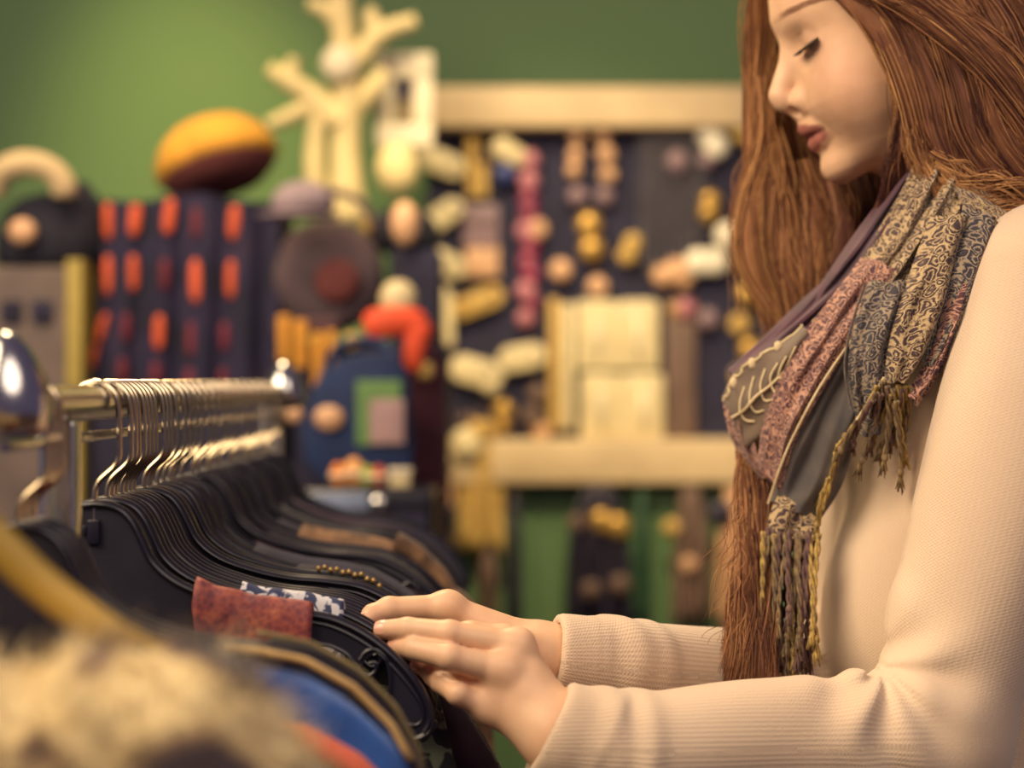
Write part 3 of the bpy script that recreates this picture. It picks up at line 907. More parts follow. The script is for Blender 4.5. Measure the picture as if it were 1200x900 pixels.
bundle(786, 832, 570, 738, JB['brown'], 'brown beaded tassel right of the dark bundle', 'tassel', 'beaded_tassel', 5, ((786, 617, 11, 'ochre'), (806, 660, 10, 'peach')))
bundle(838, 880, 572, 738, JB['peach'], 'tan cord tassel beside the woman\'s hair', 'tassel', 'cord_tassel', 5, ((842, 600, 16, 'dark'),))
bundle(594, 612, 580, 738, JB['dark'], 'slim dark scarf left of the green gap', 'scarf bundle', 'scarf_bundle', 4)
bundle(560, 584, 640, 738, JB['brown'], 'brown knotted cord below the jute tassel', 'cord', 'knotted_cord', 4)
bundle(742, 762, 575, 738, mat('dark_green_silk', '#2a4a34', .6), 'dark green silk scarf right of the dark bundle', 'scarf bundle', 'scarf_bundle', 3)

# picture frame and coral tree standing left of the board
DF = 3.30
root = empty('picture_frame', (W(474, DF), DF, H(176, DF))); tag(root, 'small white picture frame with a narrow dark opening beside the tree stand', 'picture frame')
x0, x1, z0, z1 = W(441, DF), W(508, DF), H(174, DF), H(64, DF)
ox0, ox1, oz0, oz1 = W(462, DF), W(485, DF), H(147, DF), H(93, DF)
M_frame = mat('frame_white', '#ddd0b4', .5, var=.05)
for (a, b, c, e) in ((x0, x1, oz1, z1), (x0, x1, z0, oz0), (x0, ox0, oz0, oz1), (ox1, x1, oz0, oz1)):
    MB().box(a, b, DF - .02, DF + .005, c, e, bev=.003).build('frame_bar', M_frame, root)
MB().box(ox0 - .005, ox1 + .005, DF - .004, DF + .002, (oz0 * .45 + oz1 * .55), oz1 + .005).build('picture', mat('picture_dark', '#3b3346', .6), root)
MB().box(ox0 - .005, ox1 + .005, DF - .005, DF + .001, oz0 - .005, (oz0 * .45 + oz1 * .55)).build('mount', mat('picture_tan', '#7a6a4c', .6), root)
DT = 3.22
root = empty('jewellery_tree', (W(402, DT), DT, H(262, DT))); tag(root, 'cream branching jewellery tree stand against the green wall', 'stand')
M_tree = mat('tree_cream', '#d8c48f', .6, var=.08)
def br(pts, r): return MB().tube(spline([(W(p[0], DT), DT + (p[2] if len(p) > 2 else 0), H(p[1], DT)) for p in pts], 26), [k / FPX * DT for k in np.interp(np.linspace(0, 1, 26), np.linspace(0, 1, len(r)), r)], 12)
br([(408, 262), (405, 180), (407, 110), (404, 60), (398, -30)], [24, 17, 17, 15, 13]).build('trunk', M_tree, root, sharp=None)
br([(404, 40), (386, 14), (362, 4)], [12, 11, 8]).build('branch', M_tree, root, sharp=None)
br([(412, 80, -.01), (445, 40), (488, 24)], [14, 12, 9]).build('branch', M_tree, root, sharp=None)
br([(442, 52), (436, 20), (434, 10)], [11, 10, 7]).build('branch', M_tree, root, sharp=None)
br([(402, 148, -.012), (372, 116), (340, 96), (316, 80)], [14, 14, 12, 9]).build('branch', M_tree, root, sharp=None)
br([(346, 106), (342, 80), (346, 68)], [11, 10, 7]).build('branch', M_tree, root, sharp=None)
br([(368, 122), (336, 138), (314, 146)], [11, 10, 7]).build('branch', M_tree, root, sharp=None)
br([(370, 230), (369, 180), (374, 130)], [13, 12, 10]).build('branch', M_tree, root, sharp=None)
br([(412, 130, .012), (440, 100), (452, 84)], [14, 12, 9]).build('branch', M_tree, root, sharp=None)
MB().ball((W(400, DT), DT - .03, H(78, DT)), .032, 14, 9, s=(1, .6, 1)).build('rosette', M_frame, root, sharp=None)
MB().ball((W(466, DT), DT - .01, H(198, DT)), .045, 14, 9, s=(.8, .6, 1)).build('base_knob', M_tree, root, sharp=None)

# ---- display table with risers, before the wall on the left
M_cloth_d = mat('table_cloth_dark', '#23203a', .85, var=.2, scale=14)
TX0, TX1, TY0, TY1, TZ0 = -1.25, -.10, 2.35, 3.45, 1.03
tb = empty('display_table', ((TX0 + TX1) / 2, 2.9, 0)); tag(tb, 'dark cloth-covered display table behind the rack', 'table')
MB().box(TX0, TX1, TY0, TY1, TZ0 - .03, TZ0, bev=.006).build('table_top', M_cloth_d, tb)
for x in (TX0 + .05, TX1 - .05):
    for y in (TY0 + .05, TY1 - .05):
        MB().box(x - .025, x + .025, y - .025, y + .025, 0, TZ0 - .03, bev=.004).build('leg', M_cloth_d, tb)
MB().box(TX0 + .01, TX1 - .01, TY0 + .012, TY0 + .03, .1, TZ0 - .03, bev=.004).build('skirt', M_cloth_d, tb)
DB = 2.80
rs = empty('riser_box', (W(215, DB), DB + .12, TZ0)); tag(rs, 'dark riser box under the navy and orange checked bag', 'riser')
MB().box(W(102, DB), W(336, DB), DB - .01, DB + .34, TZ0, H(462, DB), bev=.006).build('box', M_cloth_d, rs)
MB().box(W(106, DB), W(332, DB), DB - .016, DB - .01, TZ0 + .03, H(480, DB), bev=.002).build('front_panel', M_felt, rs)
# checked bag: woven navy cloth with orange dashes
zt, zb = H(232, DB), H(462, DB)
bag = empty('woven_bag', (W(216, DB), DB + .1, zb)); tag(bag, 'tall navy woven bag with orange stitched dashes under the mustard beret', 'bag')
M_bag = NT('navy_woven'); t_ = M_bag.n('TexCoord'); n_ = M_bag.noise(t_.outputs['Object'], 14, 2)
M_bag.l(M_bag.ramp(n_.outputs['Fac'], [(.35, '#151329'), (.55, '#211c3e'), (.75, '#32243e')]), M_bag.b.inputs['Base Color']); M_bag.set(Roughness=.8); M_bag = M_bag.m
nx, nz = 60, 40
def bagface(f_, g_):
    """front of the bag: f across, g up; folds deepen to the bottom"""
    xl = W(122 - 20 * (1 - g_) ** 1.5, DB); xr = W(328, DB)
    x = xl + (xr - xl) * f_
    y = DB + .010 * math.sin(f_ * 2 * PI * 4.5 + .6) * (1 - .5 * g_) - .012 * math.sin(PI * f_)
    return (x, y, zb + (zt - zb) * g_ - .006 * math.sin(f_ * 9) * (g_ > .98))
mb = MB(); vs_ = []; fs_ = []
for j in range(nz):
    for i in range(nx): vs_.append(bagface(i / (nx - 1), j / (nz - 1)))
for j in range(nz):
    for i in range(nx):
        p = bagface(i / (nx - 1), j / (nz - 1)); vs_.append((p[0], DB + .17 - .0 * (p[1] - DB), p[2]))
n0 = nx * nz
for j in range(nz - 1):
    for i in range(nx - 1):
        a = j * nx + i
        fs_.append((a, a + 1, a + nx + 1, a + nx)); fs_.append((n0 + a, n0 + a + nx, n0 + a + nx + 1, n0 + a + 1))
for i in range(nx - 1):
    a = (nz - 1) * nx + i; fs_.append((a, a + 1, n0 + a + 1, n0 + a)); fs_.append((i + 1, i, n0 + i, n0 + i + 1))
for j in range(nz - 1):
    a = j * nx; fs_.append((a, a + nx, n0 + a + nx, n0 + a)); a = j * nx + nx - 1; fs_.append((a + nx, a, n0 + a, n0 + a + nx))
mb.add(vs_, fs_); mb.build('bag_body', M_bag, bag, sharp=50)
M_dash = mat('orange_dash', '#d65a34', .7); M_dash2 = mat('wine_dash', '#6e2436', .8)
def dash(px, py0, py1, w, m, px2=None):
    px2 = px if px2 is None else px2
    rows = []
    for k in range(7):
        t = k / 6; pp = px + (px2 - px) * t; py = py0 + (py1 - py0) * t
        g_ = (H(py, DB) - zb) / (zt - zb)
        xl = 122 - 20 * (1 - g_) ** 1.5
        f_ = (pp - xl) / (328 - xl)
        b_ = bagface(min(max(f_, 0), 1), g_)
        rows.append((b_[0], b_[1] - .003, b_[2]))
    r = w * .40 / FPX * DB
    MB().tube(rows, [r * k for k in (.5, .9, 1, 1, 1, .9, .5)], 8, squash=.5).build('stitched_dash', m, bag, sharp=None)
for (px, a, b, w, p2) in ((126, 238, 280, 15, 127), (162, 236, 278, 18, 158), (203, 236, 276, 18, 199), (277, 242, 282, 18, 274), (126, 300, 346, 14, 126), (158, 300, 342, 15, 158), (231, 305, 356, 17, 232), (272, 306, 350, 15, 271), (124, 368, 402, 12, 113), (112, 405, 432, 10, 106), (190, 370, 410, 16, 189)):
    dash(px, a, b, w, M_dash, p2)
for (px, a, b) in ((232, 245, 280), (196, 305, 342), (150, 368, 400), (226, 378, 418), (264, 378, 412), (186, 425, 452), (146, 420, 448), (224, 432, 455), (262, 432, 455)):
    dash(px, a, b, 14, M_dash2)

def lathe_hat(name, label, cat, c, prof, m, tilt=0.0, sy=1.0, parts=(), group=None):
    root = empty(name, c); tag(root, label, cat, group)
    root.rotation_euler = (math.radians(-15) if tilt else 0, tilt, 0)
    for (nm, pr, mm) in [('crown', prof, m)] + list(parts):
        MB().lathe(pr, (0, 0, 0), 32, sy=sy).build(nm, mm, root, world_coords=False, sharp=None)
    return root
M_must = mat('mustard_wool', '#d69a34', .85, var=.12, scale=30, bump=.4, bscale=300)
M_maroon = mat('maroon_wool', '#6c3634', .85, var=.15, scale=30)
s_ = DB / FPX
lathe_hat('beret', 'mustard beret with maroon underside tilted on the woven bag', 'hat', (W(243, DB), DB + .085, zt + .066), [(.001, .066), (.03, .064), (.058, .053), (.080, .034), (.094, .008), (.096, -.010), (.088, -.020)][::-1], M_must, math.radians(-17), .85,
          [('underside', [(.050, -.044), (.068, -.040), (.086, -.024), (.090, -.016), (.04, -.020)], M_maroon), ('stalk', [(.004, .054), (.004, .066), (.002, .068)], M_must)])

# far left: black hat doll on a shelf box
DLX = 2.75
rs = empty('shelf_box', (W(40, DLX), DLX + .1, TZ0)); tag(rs, 'grey-brown shelf box with two dark square openings and a yellow edge post', 'shelf')
M_gb = mat('box_greybrown', '#6a5c58', .8); M_yel = mat('yellow_post', '#a08c40', .6)
zb_, zt_ = TZ0, H(312, DLX)
MB().box(W(-60, DLX), W(76, DLX), DLX + .01, DLX + .20, zb_, zt_, bev=.004).build('box', M_gb, rs)
MB().box(W(77, DLX), W(96, DLX), DLX, DLX + .20, zb_, zt_ + .01, bev=.003).build('edge_post', M_yel, rs)
for (a, b) in ((0, 24), (36, 60)):
    MB().box(W(a, DLX), W(b, DLX), DLX + .002, DLX + .012, H(378, DLX), H(352, DLX), bev=.002).build('opening', M_felt, rs)
M_bw = mat('black_wool', '#191828', .9, var=.2, scale=40)
hat = empty('bobble_hat', (W(38, DLX), DLX + .08, zt_)); tag(hat, 'black felt hat with cream rolled brim and peach brooch on the shelf box', 'hat')
MB().lathe([(.075, .0), (.082, .02), (.080, .05), (.066, .085), (.045, .105), (.015, .115), (.001, .116)], (W(42, DLX), DLX + .09, zt_), 28).build('crown', M_bw, hat, sharp=None)
pts = [(W(28, DLX) + .052 * math.cos(a), DLX + .03 - .01 * math.sin(a), H(222, DLX) + .040 * math.sin(a)) for a in np.linspace(-.15, PI + .15, 16)]
MB().tube(pts, .019, 12).build('rolled_brim', mat('cream_felt', '#cbb288', .8), hat, sharp=None)
MB().ball((W(28, DLX), DLX - .01, H(272, DLX)), .021, 12, 8, s=(1, .5, .9)).build('brooch', JB['peach'], hat, sharp=None)
MB().tube([(W(70, DLX), DLX + .1, H(212, DLX)), (W(85, DLX), DLX + .09, H(240, DLX)), (W(92, DLX), DLX + .09, H(300, DLX))], [.02, .03, .016], 10).build('ribbon', M_bw, hat, sharp=None)

# hats and bags between the woven bag and the board
DM = 2.72
rs = empty('riser_box', (W(420, DM), DM + .1, TZ0)); tag(rs, 'dark stepped riser behind the blue bag', 'riser')
MB().box(W(338, DM), W(520, DM), DM + .06, DM + .28, TZ0, H(400, DM), bev=.006).build('box', M_cloth_d, rs)
MB().box(W(450, DM), W(512, DM), DM + .12, DM + .28, H(400, DM), H(285, DM), bev=.006).build('upper_step', M_cloth_d, rs)
M_mv = mat('mauve_felt', '#55454b', .9, var=.12, scale=25); M_lil = mat('lilac_felt', '#8d7c84', .9)
hr_ = empty('round_bag', (W(376, DM), DM + .10, H(400, DM))); tag(hr_, 'round mauve-brown bag with a dark centre flap beside the woven bag', 'bag')
cx_, cz_ = W(376, DM), H(322, DM)
MB().lathe([(.001, -.035), (.05, -.034), (.074, -.026), (.084, -.006), (.084, .02), (.075, .035), (.001, .036)], (cx_, DM + .10, cz_ + .003), 32, axis='y').build('body', M_mv, hr_, sharp=None)
MB().lathe([(.001, -.052), (.026, -.050), (.033, -.042), (.034, -.030), (.03, -.028)], (cx_ + .018, DM + .10, cz_ - .006), 24, axis='y').build('flap', M_maroon, hr_, sharp=None)
MB().tube([(cx_ + .07 * math.cos(a), DM + .10, cz_ + .07 + .06 * math.sin(a)) for a in np.linspace(0, PI, 14)], .006, 8).build('handle', M_mv, hr_, sharp=None)
capo = empty('felt_cap', (W(352, DM), DM + .08, H(262, DM))); tag(capo, 'lilac felt cap slung over the round bag handle', 'hat')
MB().lathe([(.040, -.014), (.046, -.008), (.045, .006), (.034, .022), (.016, .030), (.001, .031)], (W(354, DM), DM + .015, H(236, DM)), 24, sy=.75).build('crown', M_lil, capo, sharp=None)
MB().lathe([(.036, -.018), (.058, -.017), (.060, -.013), (.040, -.010)], (W(348, DM), DM + .012, H(240, DM)), 24, sy=.7).build('brim', M_lil, capo, sharp=None)
bl = empty('black_hat', (W(450, DM), DM + .16, H(285, DM))); tag(bl, 'black knitted hat with pale flower between round bag and arrow tags', 'hat')
MB().lathe([(.052, 0), (.056, .014), (.052, .04), (.036, .062), (.012, .070), (.001, .070)], (W(464, DM), DM + .19, H(285, DM)), 24).build('crown', M_bw, bl, sharp=None)
MB().ball((W(470, DM), DM + .10, H(255, DM)), .028, 12, 8, s=(.75, .5, 1.2)).build('flower', JB['peach'], bl, sharp=None)
MB().ball((W(424, DM), DM + .12, H(258, DM)), .013, 10, 7, s=(1, .6, 1)).build('flower', JB['ochre'], bl, sharp=None)
# fringed amber scarf strips
am = mat('amber_cloth', '#d2902e', .75, var=.1)
sc_ = empty('amber_scarf', (W(362, DM), DM, H(456, DM))); tag(sc_, 'amber striped scarf ends hanging below the round bag', 'scarf')
for (a, b, y0, y1) in ((326, 340, 370, 424), (344, 360, 376, 432), (366, 379, 390, 455), (383, 394, 388, 430)):
    x0_, x1_ = W(a, DM - .03), W(b, DM - .03)
    MB().box(x0_, x1_, DM - .034, DM - .026, H(y1, DM), H(y0, DM), bev=.003).build('scarf_end', am, sc_)
MB().box(W(322, DM), W(400, DM), DM - .02, DM + .04, H(392, DM), H(372, DM), bev=.006).build('fold', mat('amber_dark', '#4a3038', .8), sc_)
# black box radio, blue bag, orange scarf, maroon bag
DC = 2.50
rd = empty('radio', (W(430, DC), DC + .08, TZ0)); tag(rd, 'black portable radio with a pale blue painted highlight below the blue bag', 'radio')
MB().box(W(346, DC), W(508, DC), DC, DC + .15, TZ0, H(572, DC), bev=.010).build('case', M_black, rd)
MB().box(W(356, DC), W(432, DC), DC - .004, DC + .002, H(598, DC), H(578, DC), bev=.0015).build('display', mat('highlight_blue', '#7d8aa6', .3), rd)  # pale strip on the case painted as its bluish highlight
MB().lathe([(.011, 0), (.011, -.010), (.009, -.012)][::-1], (W(444, DC), DC + .001, H(590, DC)), 16, axis='y').build('knob', M_chrome, rd, sharp=None)
MB().box(W(362, DC), W(500, DC), DC - .003, DC + .002, H(636, DC), H(604, DC), bev=.001).build('speaker_grille', M_felt, rd)
bxx = empty('trinket_box', (W(468, DC), DC + .03, H(572, DC))); tag(bxx, 'small cream trinket box on the radio', 'box')
MB().box(W(456, DC), W(480, DC), DC + .006, DC + .035, H(572, DC), H(556, DC), bev=.002).build('box', C_, bxx)
MB().box(W(454, DC), W(482, DC), DC + .004, DC + .037, H(557, DC), H(550, DC), bev=.002).build('lid', M_frame, bxx)
DBG = 2.58
bb = empty('blue_bag', (W(412, DBG), DBG, H(572, DC))); tag(bb, 'blue cloth bag with a green and mauve patch standing on the radio', 'bag')
zb2 = H(572, DC)
poly = [(W(352, DBG), H(500, DBG)), (W(366, DBG), H(452, DBG)), (W(398, DBG), H(420, DBG)), (W(430, DBG), H(412, DBG)), (W(466, DBG), H(414, DBG)), (W(478, DBG), H(440, DBG)), (W(484, DBG), H(520, DBG)), (W(480, DBG), zb2), (W(382, DBG), zb2), (W(356, DBG), H(540, DBG))]
M_bluebag = mat('blue_bag_cloth', '#122650', .8, var=.2, scale=20, bump=.3)
MB().prism(poly, DBG, DBG + .055, bev=.008).build('body', M_bluebag, bb)
MB().box(W(418, DBG), W(470, DBG), DBG - .005, DBG + .002, H(522, DBG), H(446, DBG), bev=.001).build('green_patch', mat('patch_green', '#5d8048', .7), bb)
MB().box(W(434, DBG), W(474, DBG), DBG - .009, DBG - .004, H(520, DBG), H(468, DBG), bev=.001).build('mauve_patch', mat('patch_mauve', '#a08284', .7), bb)
MB().ball((W(386, DBG), DBG - .006, H(490, DBG)), .021, 12, 8, s=(1, .4, .8)).build('button', JB['peach'], bb, sharp=None)
MB().tube(spline([(W(372, DBG), DBG + .03, H(452, DBG)), (W(395, DBG), DBG + .04, H(405, DBG)), (W(440, DBG), DBG + .04, H(400, DBG)), (W(462, DBG), DBG + .03, H(420, DBG))], 20), .006, 8).build('handle', M_bluebag, bb, sharp=None)
fr3 = [('orange', '#d9822e', 386, 404), ('peach', '#dfa060', 402, 424), ('lime', '#9aae3c', 420, 436), ('rust', '#b8552e', 434, 450)]
for (nm, cc_, a, b) in fr3:
    root = empty('yarn_ball', (W((a + b) / 2, DC), DC + .02, H(572, DC))); tag(root, nm + ' yarn skein in the row on the radio before the blue bag', 'yarn')
    rr = (b - a) / 2 / FPX * DC * 1.1
    MB().ball((W((a + b) / 2, DC), DC + .022, H(572, DC) + rr * 1.45), rr, 14, 9, s=(1, 1, 1.45)).build('skein', mat(nm + '_yarn', cc_, .85), root, sharp=None)
    MB().tube([((W((a + b) / 2, DC)) + rr * 1.02 * math.cos(t), DC + .022 + rr * 1.02 * math.sin(t), H(572, DC) + rr * 1.45) for t in np.linspace(0, 2 * PI, 18)[:-1]], .0022, 6, closed=True).build('paper_band', JB['white'], root, sharp=None)
mg = empty('maroon_bag', (W(498, DM), DM, H(575, DM))); tag(mg, 'maroon bag under the orange scarf beside the blue bag', 'bag')
poly = [(W(474, DM), H(400, DM)), (W(506, DM), H(392, DM)), (W(520, DM), H(430, DM)), (W(524, DM), H(560, DM)), (W(516, DM), TZ0 + .0), (W(462, DM), TZ0 + .0)]
MB().prism(poly, DM - .02, DM + .045, bev=.006).build('body', mat('maroon_cloth', '#4a1c2c', .8), mg)
MB().tube(spline([(W(478, DM), DM, H(402, DM)), (W(486, DM), DM, H(378, DM)), (W(504, DM), DM, H(380, DM)), (W(508, DM), DM, H(398, DM))], 16), .005, 8).build('handle', M_maroon, mg, sharp=None)
os_ = empty('orange_scarf', (W(470, DM), DM, H(432, DM))); tag(os_, 'bright orange-red scarf draped over the maroon bag', 'scarf')
M_os = mat('orange_red_cloth', '#e0502c', .7)
MB().tube(spline([(W(432, DM), DM - .06, H(384, DM)), (W(455, DM), DM - .065, H(380, DM)), (W(480, DM), DM - .06, H(378, DM)), (W(500, DM), DM - .055, H(384, DM))], 20), [.022 * k for k in np.interp(np.linspace(0, 1, 20), [0, .15, .85, 1], [.7, 1, .9, .6])], 12, squash=.6).build('drape', M_os, os_, sharp=None)
MB().tube(spline([(W(494, DM), DM - .06, H(380, DM)), (W(489, DM), DM - .062, H(405, DM)), (W(485, DM), DM - .058, H(436, DM))], 14), [.018, .019, .019, .018, .017, .016, .016, .015, .015, .014, .014, .013, .012, .010], 12, squash=.5).build('hanging_end', M_os, os_, sharp=None)
for (px, py, r, mk, lb) in ((467, 350, 22, 'cream', 'cream shell ornament above the orange scarf'), (498, 434, 11, 'ochre', 'ochre disc charm on the maroon bag'), (413, 400, 11, 'ochre', 'ochre pompom above the blue bag'), (345, 486, 10, 'peach', 'peach pompom by the far finial')):
    root = empty('ornament', (W(px, DM - .05), DM - .05, H(py, DM - .05))); tag(root, lb, 'ornament')
    rr = r / FPX * (DM - .05)
    MB().ball((W(px, DM - .05), DM - .05, H(py, DM - .05)), rr, 14, 9, s=(1, .6, 1)).build('shell', JB[mk], root, sharp=None)
    MB().tube([(W(px, DM - .05), DM - .05, H(py, DM - .05) + rr * .9), (W(px, DM - .05), DM - .03, H(py, DM - .05) + rr * 1.5)], .0015, 6).build('loop', JB['dark'], root, sharp=None)

# ================================================================ PERSON
YS = 1.52                                        # her middle plane
person = empty('person', (0.38, YS, 0.0))
tag(person, 'woman with long auburn hair in cream sweater and paisley scarf browsing the hangers', 'person')

TAU = math.radians(20)
HO = P(1000, 100, YS)
FA = np.array([-math.cos(TAU), 0, -math.sin(TAU)])
UA = np.array([-math.sin(TAU), 0, math.cos(TAU)])
def head_local(p):
    q = p - HO
    return np.stack([q @ FA, np.abs(q[:, 1]), q @ UA], 1)
def head_world(a, y, h):
    return HO + FA * a + UA * h + np.array([0, y, 0])

AF_H = np.array([-.082, -.0745, -.0715, -.0675, -.0620, -.0543, -.0455, -.0360, -.0260, -.0160, -.0075, .003, .015, .03, .045, .055, .0707, .088, .105, .13])
AF_A = np.array([-.02, .014, .0265, .0350, .0405, .0425, .0420, .0415, .0430, .0465, .0480, .0450, .0420, .038, .0335, .0345, .0370, .0340, .027, .01])
W_H = np.array([-.082, -.0745, -.0715, -.0675, -.062, -.05, -.03, -.01, .01, .03, .05, .07, .10, .13])
W_W = np.array([.010, .020, .026, .033, .039, .0490, .0600, .0670, .0710, .0720, .0715, .0715, .066, .05])
EYE = np.array([.0175, .0325, .0405])

def lips(q):
    up = np.minimum(rcone(q, (.0462, 0, -.0195), (.0418, .0120, -.0205), .0078, .0066),
                    rcone(q, (.0418, .0120, -.0205), (.0305, .0255, -.0252), .0066, .0028))
    dn = np.minimum(rcone(q, (.0424, 0, -.0335), (.0395, .0110, -.0325), .0080, .0070),
                    rcone(q, (.0395, .0110, -.0325), (.0305, .0250, -.0268), .0070, .0028))
    return up, dn

def head_sdf(p):
    q = head_local(p)
    a, y, h = q[:, 0], q[:, 1], q[:, 2]
    af = np.interp(h, AF_H, AF_A); w = np.interp(h, W_H, W_W)
    ac = -.032
    R = np.maximum(af - ac, .012)
    pw = np.interp(h, [-.07, -.03, .02, .07], [2.0, 1.80, 1.85, 1.95])
    u = np.maximum(a - ac, 0) / R
    v = y / w
    g = (u ** pw + v ** pw + 1e-9) ** (1.0 / pw)
    d = (g - 1) * np.minimum(R, w) * 0.92
    # under-jaw plane and back / top limits
    nj = np.array([-.10, 0, -1.0]); nj /= np.linalg.norm(nj)
    d = smax(d, (q - np.array([.036, 0, -.0715])) @ nj, .016)
    d = smax(d, (-.062 - a), .02)
    d = smax(d, h - .11, .03)
    cr = ellip(q, (-.054, 0, .058), (.0930, .0745, .0925))
    d = smin(d, cr, .022)
    # cheeks, brow ridge
    d = smin(d, ellip(q, (.004, .036, -.004), (.030, .026, .034)), .022)
    d = smin(d, rcone(q, (.0300, 0, .067), (.012, .042, .062), .0075, .006), .016)
    # eye sockets
    d = smax(d, -ellip(q, (.0430, .0330, .0410), (.0135, .0185, .0125)), .012)
    # nose
    ns = smin(rcone(q, (.0325, 0, .0480), (.0575, 0, .0125), .0074, .0096), ellip(q, (.0560, 0, .0066), (.0085, .0082, .0082)), .005)
    ns = smin(ns, rcone(q, (.0560, 0, .005), (.0480, 0, -.005), .0058, .0060), .005)
    ns = smin(ns, ellip(q, (.0435, .0112, .0022), (.0098, .0062, .0070)), .0052)
    d = smin(d, ns, .0105)
    d = smax(d, -rcone(q, (.0360, .0185, .0075), (.0335, .0195, -.002), .0006, .0006), .004)   # wing crease
    d = smax(d, -ellip(q, (.0515, .0068, -.0045), (.0062, .0033, .0045)), .0028)
    # eyes: lids over the ball
    s = np.linalg.norm(q - EYE, axis=1)
    mu = (h - EYE[2]) - (-.0022 + (.0305 - a) * .37)          # above the upper lid margin
    ml = (h - EYE[2]) - (-.0056 + (.0305 - a) * .50)
    lid_u = smax(s - .0142, -mu, .0010)
    lid_l = smax(s - .0136, ml, .0010)
    d = smin(d, lid_u, .0034)
    d = smin(d, lid_l, .0038)
    # lid crease
    crs = rcone(q, (.0300, .0240, .0500), (.0190, .0445, .0515), .0008, .0008)
    d = smax(d, -crs, .0030)
    # mouth
    up, dn = lips(q)
    lp = smin(up, dn, .0012)
    d = smin(d, lp, .0042)
    d = smax(d, -rcone(q, (.0520, 0, -.0263), (.0300, .0260, -.0260), .0009, .0007), .0022)
    # chin, ear
    d = smin(d, ellip(q, (.0300, 0, -.0575), (.0142, .017, .0125)), .012)
    ear = smax(ellip(q, (-.054, .0745, .020), (.018, .0085, .030)), -ellip(q, (-.050, .085, .024), (.011, .008, .019)), .004)
    d = smin(d, ear, .004)
    return d

NK0 = head_world(-.052, 0, -.03); NK1 = np.array([.372, YS, 1.335])
def J(px, py, d): return P(px, py, d)
# near (left) hand ---------------------------------------------------
LH = dict(
    wrist=J(664, 869, 1.232), arm=J(735, 884, 1.238), elbow=J(1098, 862, 1.30),
    fingers=[  # index, middle, ring, little: knuckle, middle joint, last joint, tip
        [J(606, 757, 1.246), J(527, 742, 1.240), J(478, 737, 1.247), J(449, 738, 1.254)],
        [J(590, 786, 1.236), J(527, 770, 1.228), J(486, 760, 1.240), J(466, 758, 1.252)],
        [J(580, 810, 1.240), J(535, 798, 1.246), J(505, 785, 1.256), J(492, 779, 1.262)],
        [J(573, 831, 1.238), J(537, 813, 1.230), J(517, 801, 1.242), J(506, 794, 1.254)]],
    thumb=[J(640, 836, 1.262), J(604, 815, 1.284), J(570, 798, 1.290), J(548, 788, 1.288)])
RH = dict(
    wrist=J(650, 775, 1.318), arm=J(735, 786, 1.345), elbow=J(1015, 802, 1.58),
    fingers=[
        [J(524, 712, 1.308), J(456, 714, 1.300), J(437, 721, 1.296), J(430, 726, 1.292)],
        [J(532, 730, 1.318), J(474, 738, 1.322), J(452, 746, 1.316), J(446, 754, 1.312)],
        [J(544, 748, 1.328), J(492, 764, 1.334), J(470, 774, 1.328), J(466, 783, 1.322)],
        [J(560, 766, 1.338), J(518, 788, 1.344), J(498, 797, 1.338), J(492, 805, 1.332)]],
    thumb=[J(630, 770, 1.300), J(590, 752, 1.282), J(552, 744, 1.276), J(530, 742, 1.276)])
FR = [(.0100, .0084, .0076, .0064), (.0101, .0086, .0077, .0065), (.0096, .0082, .0074, .0062), (.0088, .0074, .0066, .0057)]
def hand_sdf(p, H):
    w = H['wrist']
    d = rcone(p, H['arm'], w, .0285, .0235)
    palm = None
    for f, r in zip(H['fingers'], FR):
        kn = f[0]
        st = w * .72 + kn * .28
        m = rcone(p, st, kn, .0150, r[0] * .96)
        palm = m if palm is None else smin(palm, m, .013)
    d = smin(d, palm, .020)
    th = H['thumb']
    t = smin(rcone(p, th[0], th[1], .0145, .0115), rcone(p, th[1], th[2], .0110, .0092), .004)
    t = smin(t, rcone(p, th[2], th[3], .0092, .0075), .003)
    fing = None
    for f, r in zip(H['fingers'], FR):
        c = smin(rcone(p, f[0], f[1], r[0] * .93, r[1]), rcone(p, f[1], f[2], r[1] * .98, r[2]), .0030)
        c = smin(c, rcone(p, f[2], f[3], r[2], r[3]), .0022)
        # knuckle fullness
        c = smin(c, np.linalg.norm(p - f[1], axis=1) - r[1] * .98, .002)
        fing = c if fing is None else smin(fing, c, .0016)
    d = smin(d, t, .010)
    d = smin(d, fing, .0075)
    # knuckle bumps on the back of the hand
    for f, r in zip(H['fingers'], FR):
        d = smin(d, np.linalg.norm(p - (f[0] + np.array([0.0012, -.0012, .001])), axis=1) - r[0] * .82, .010)
    return d

SH_N = np.array([.392, 1.372, 1.318]); SH_F = np.array([.392, 1.668, 1.318])
def bodycore_sdf(p):
    d = rcone(p, NK0, NK1, .048, .052)
    d = smin(d, rcone(p, NK1 + np.array([0, -.11, -.03]), NK1 + np.array([0, .11, -.03]), .045, .045), .05)
    d = smin(d, ellip(p, (.385, YS, 1.19), (.085, .13, .16)), .06)
    d = smin(d, ellip(p, (.375, YS, .98), (.075, .11, .16)), .06)
    for S, H in ((SH_N, LH), (SH_F, RH)):
        d = smin(d, rcone(p, S, H['elbow'], .042, .034), .02)
        d = smin(d, rcone(p, H['elbow'], H['arm'], .034, .0285), .01)
    return d

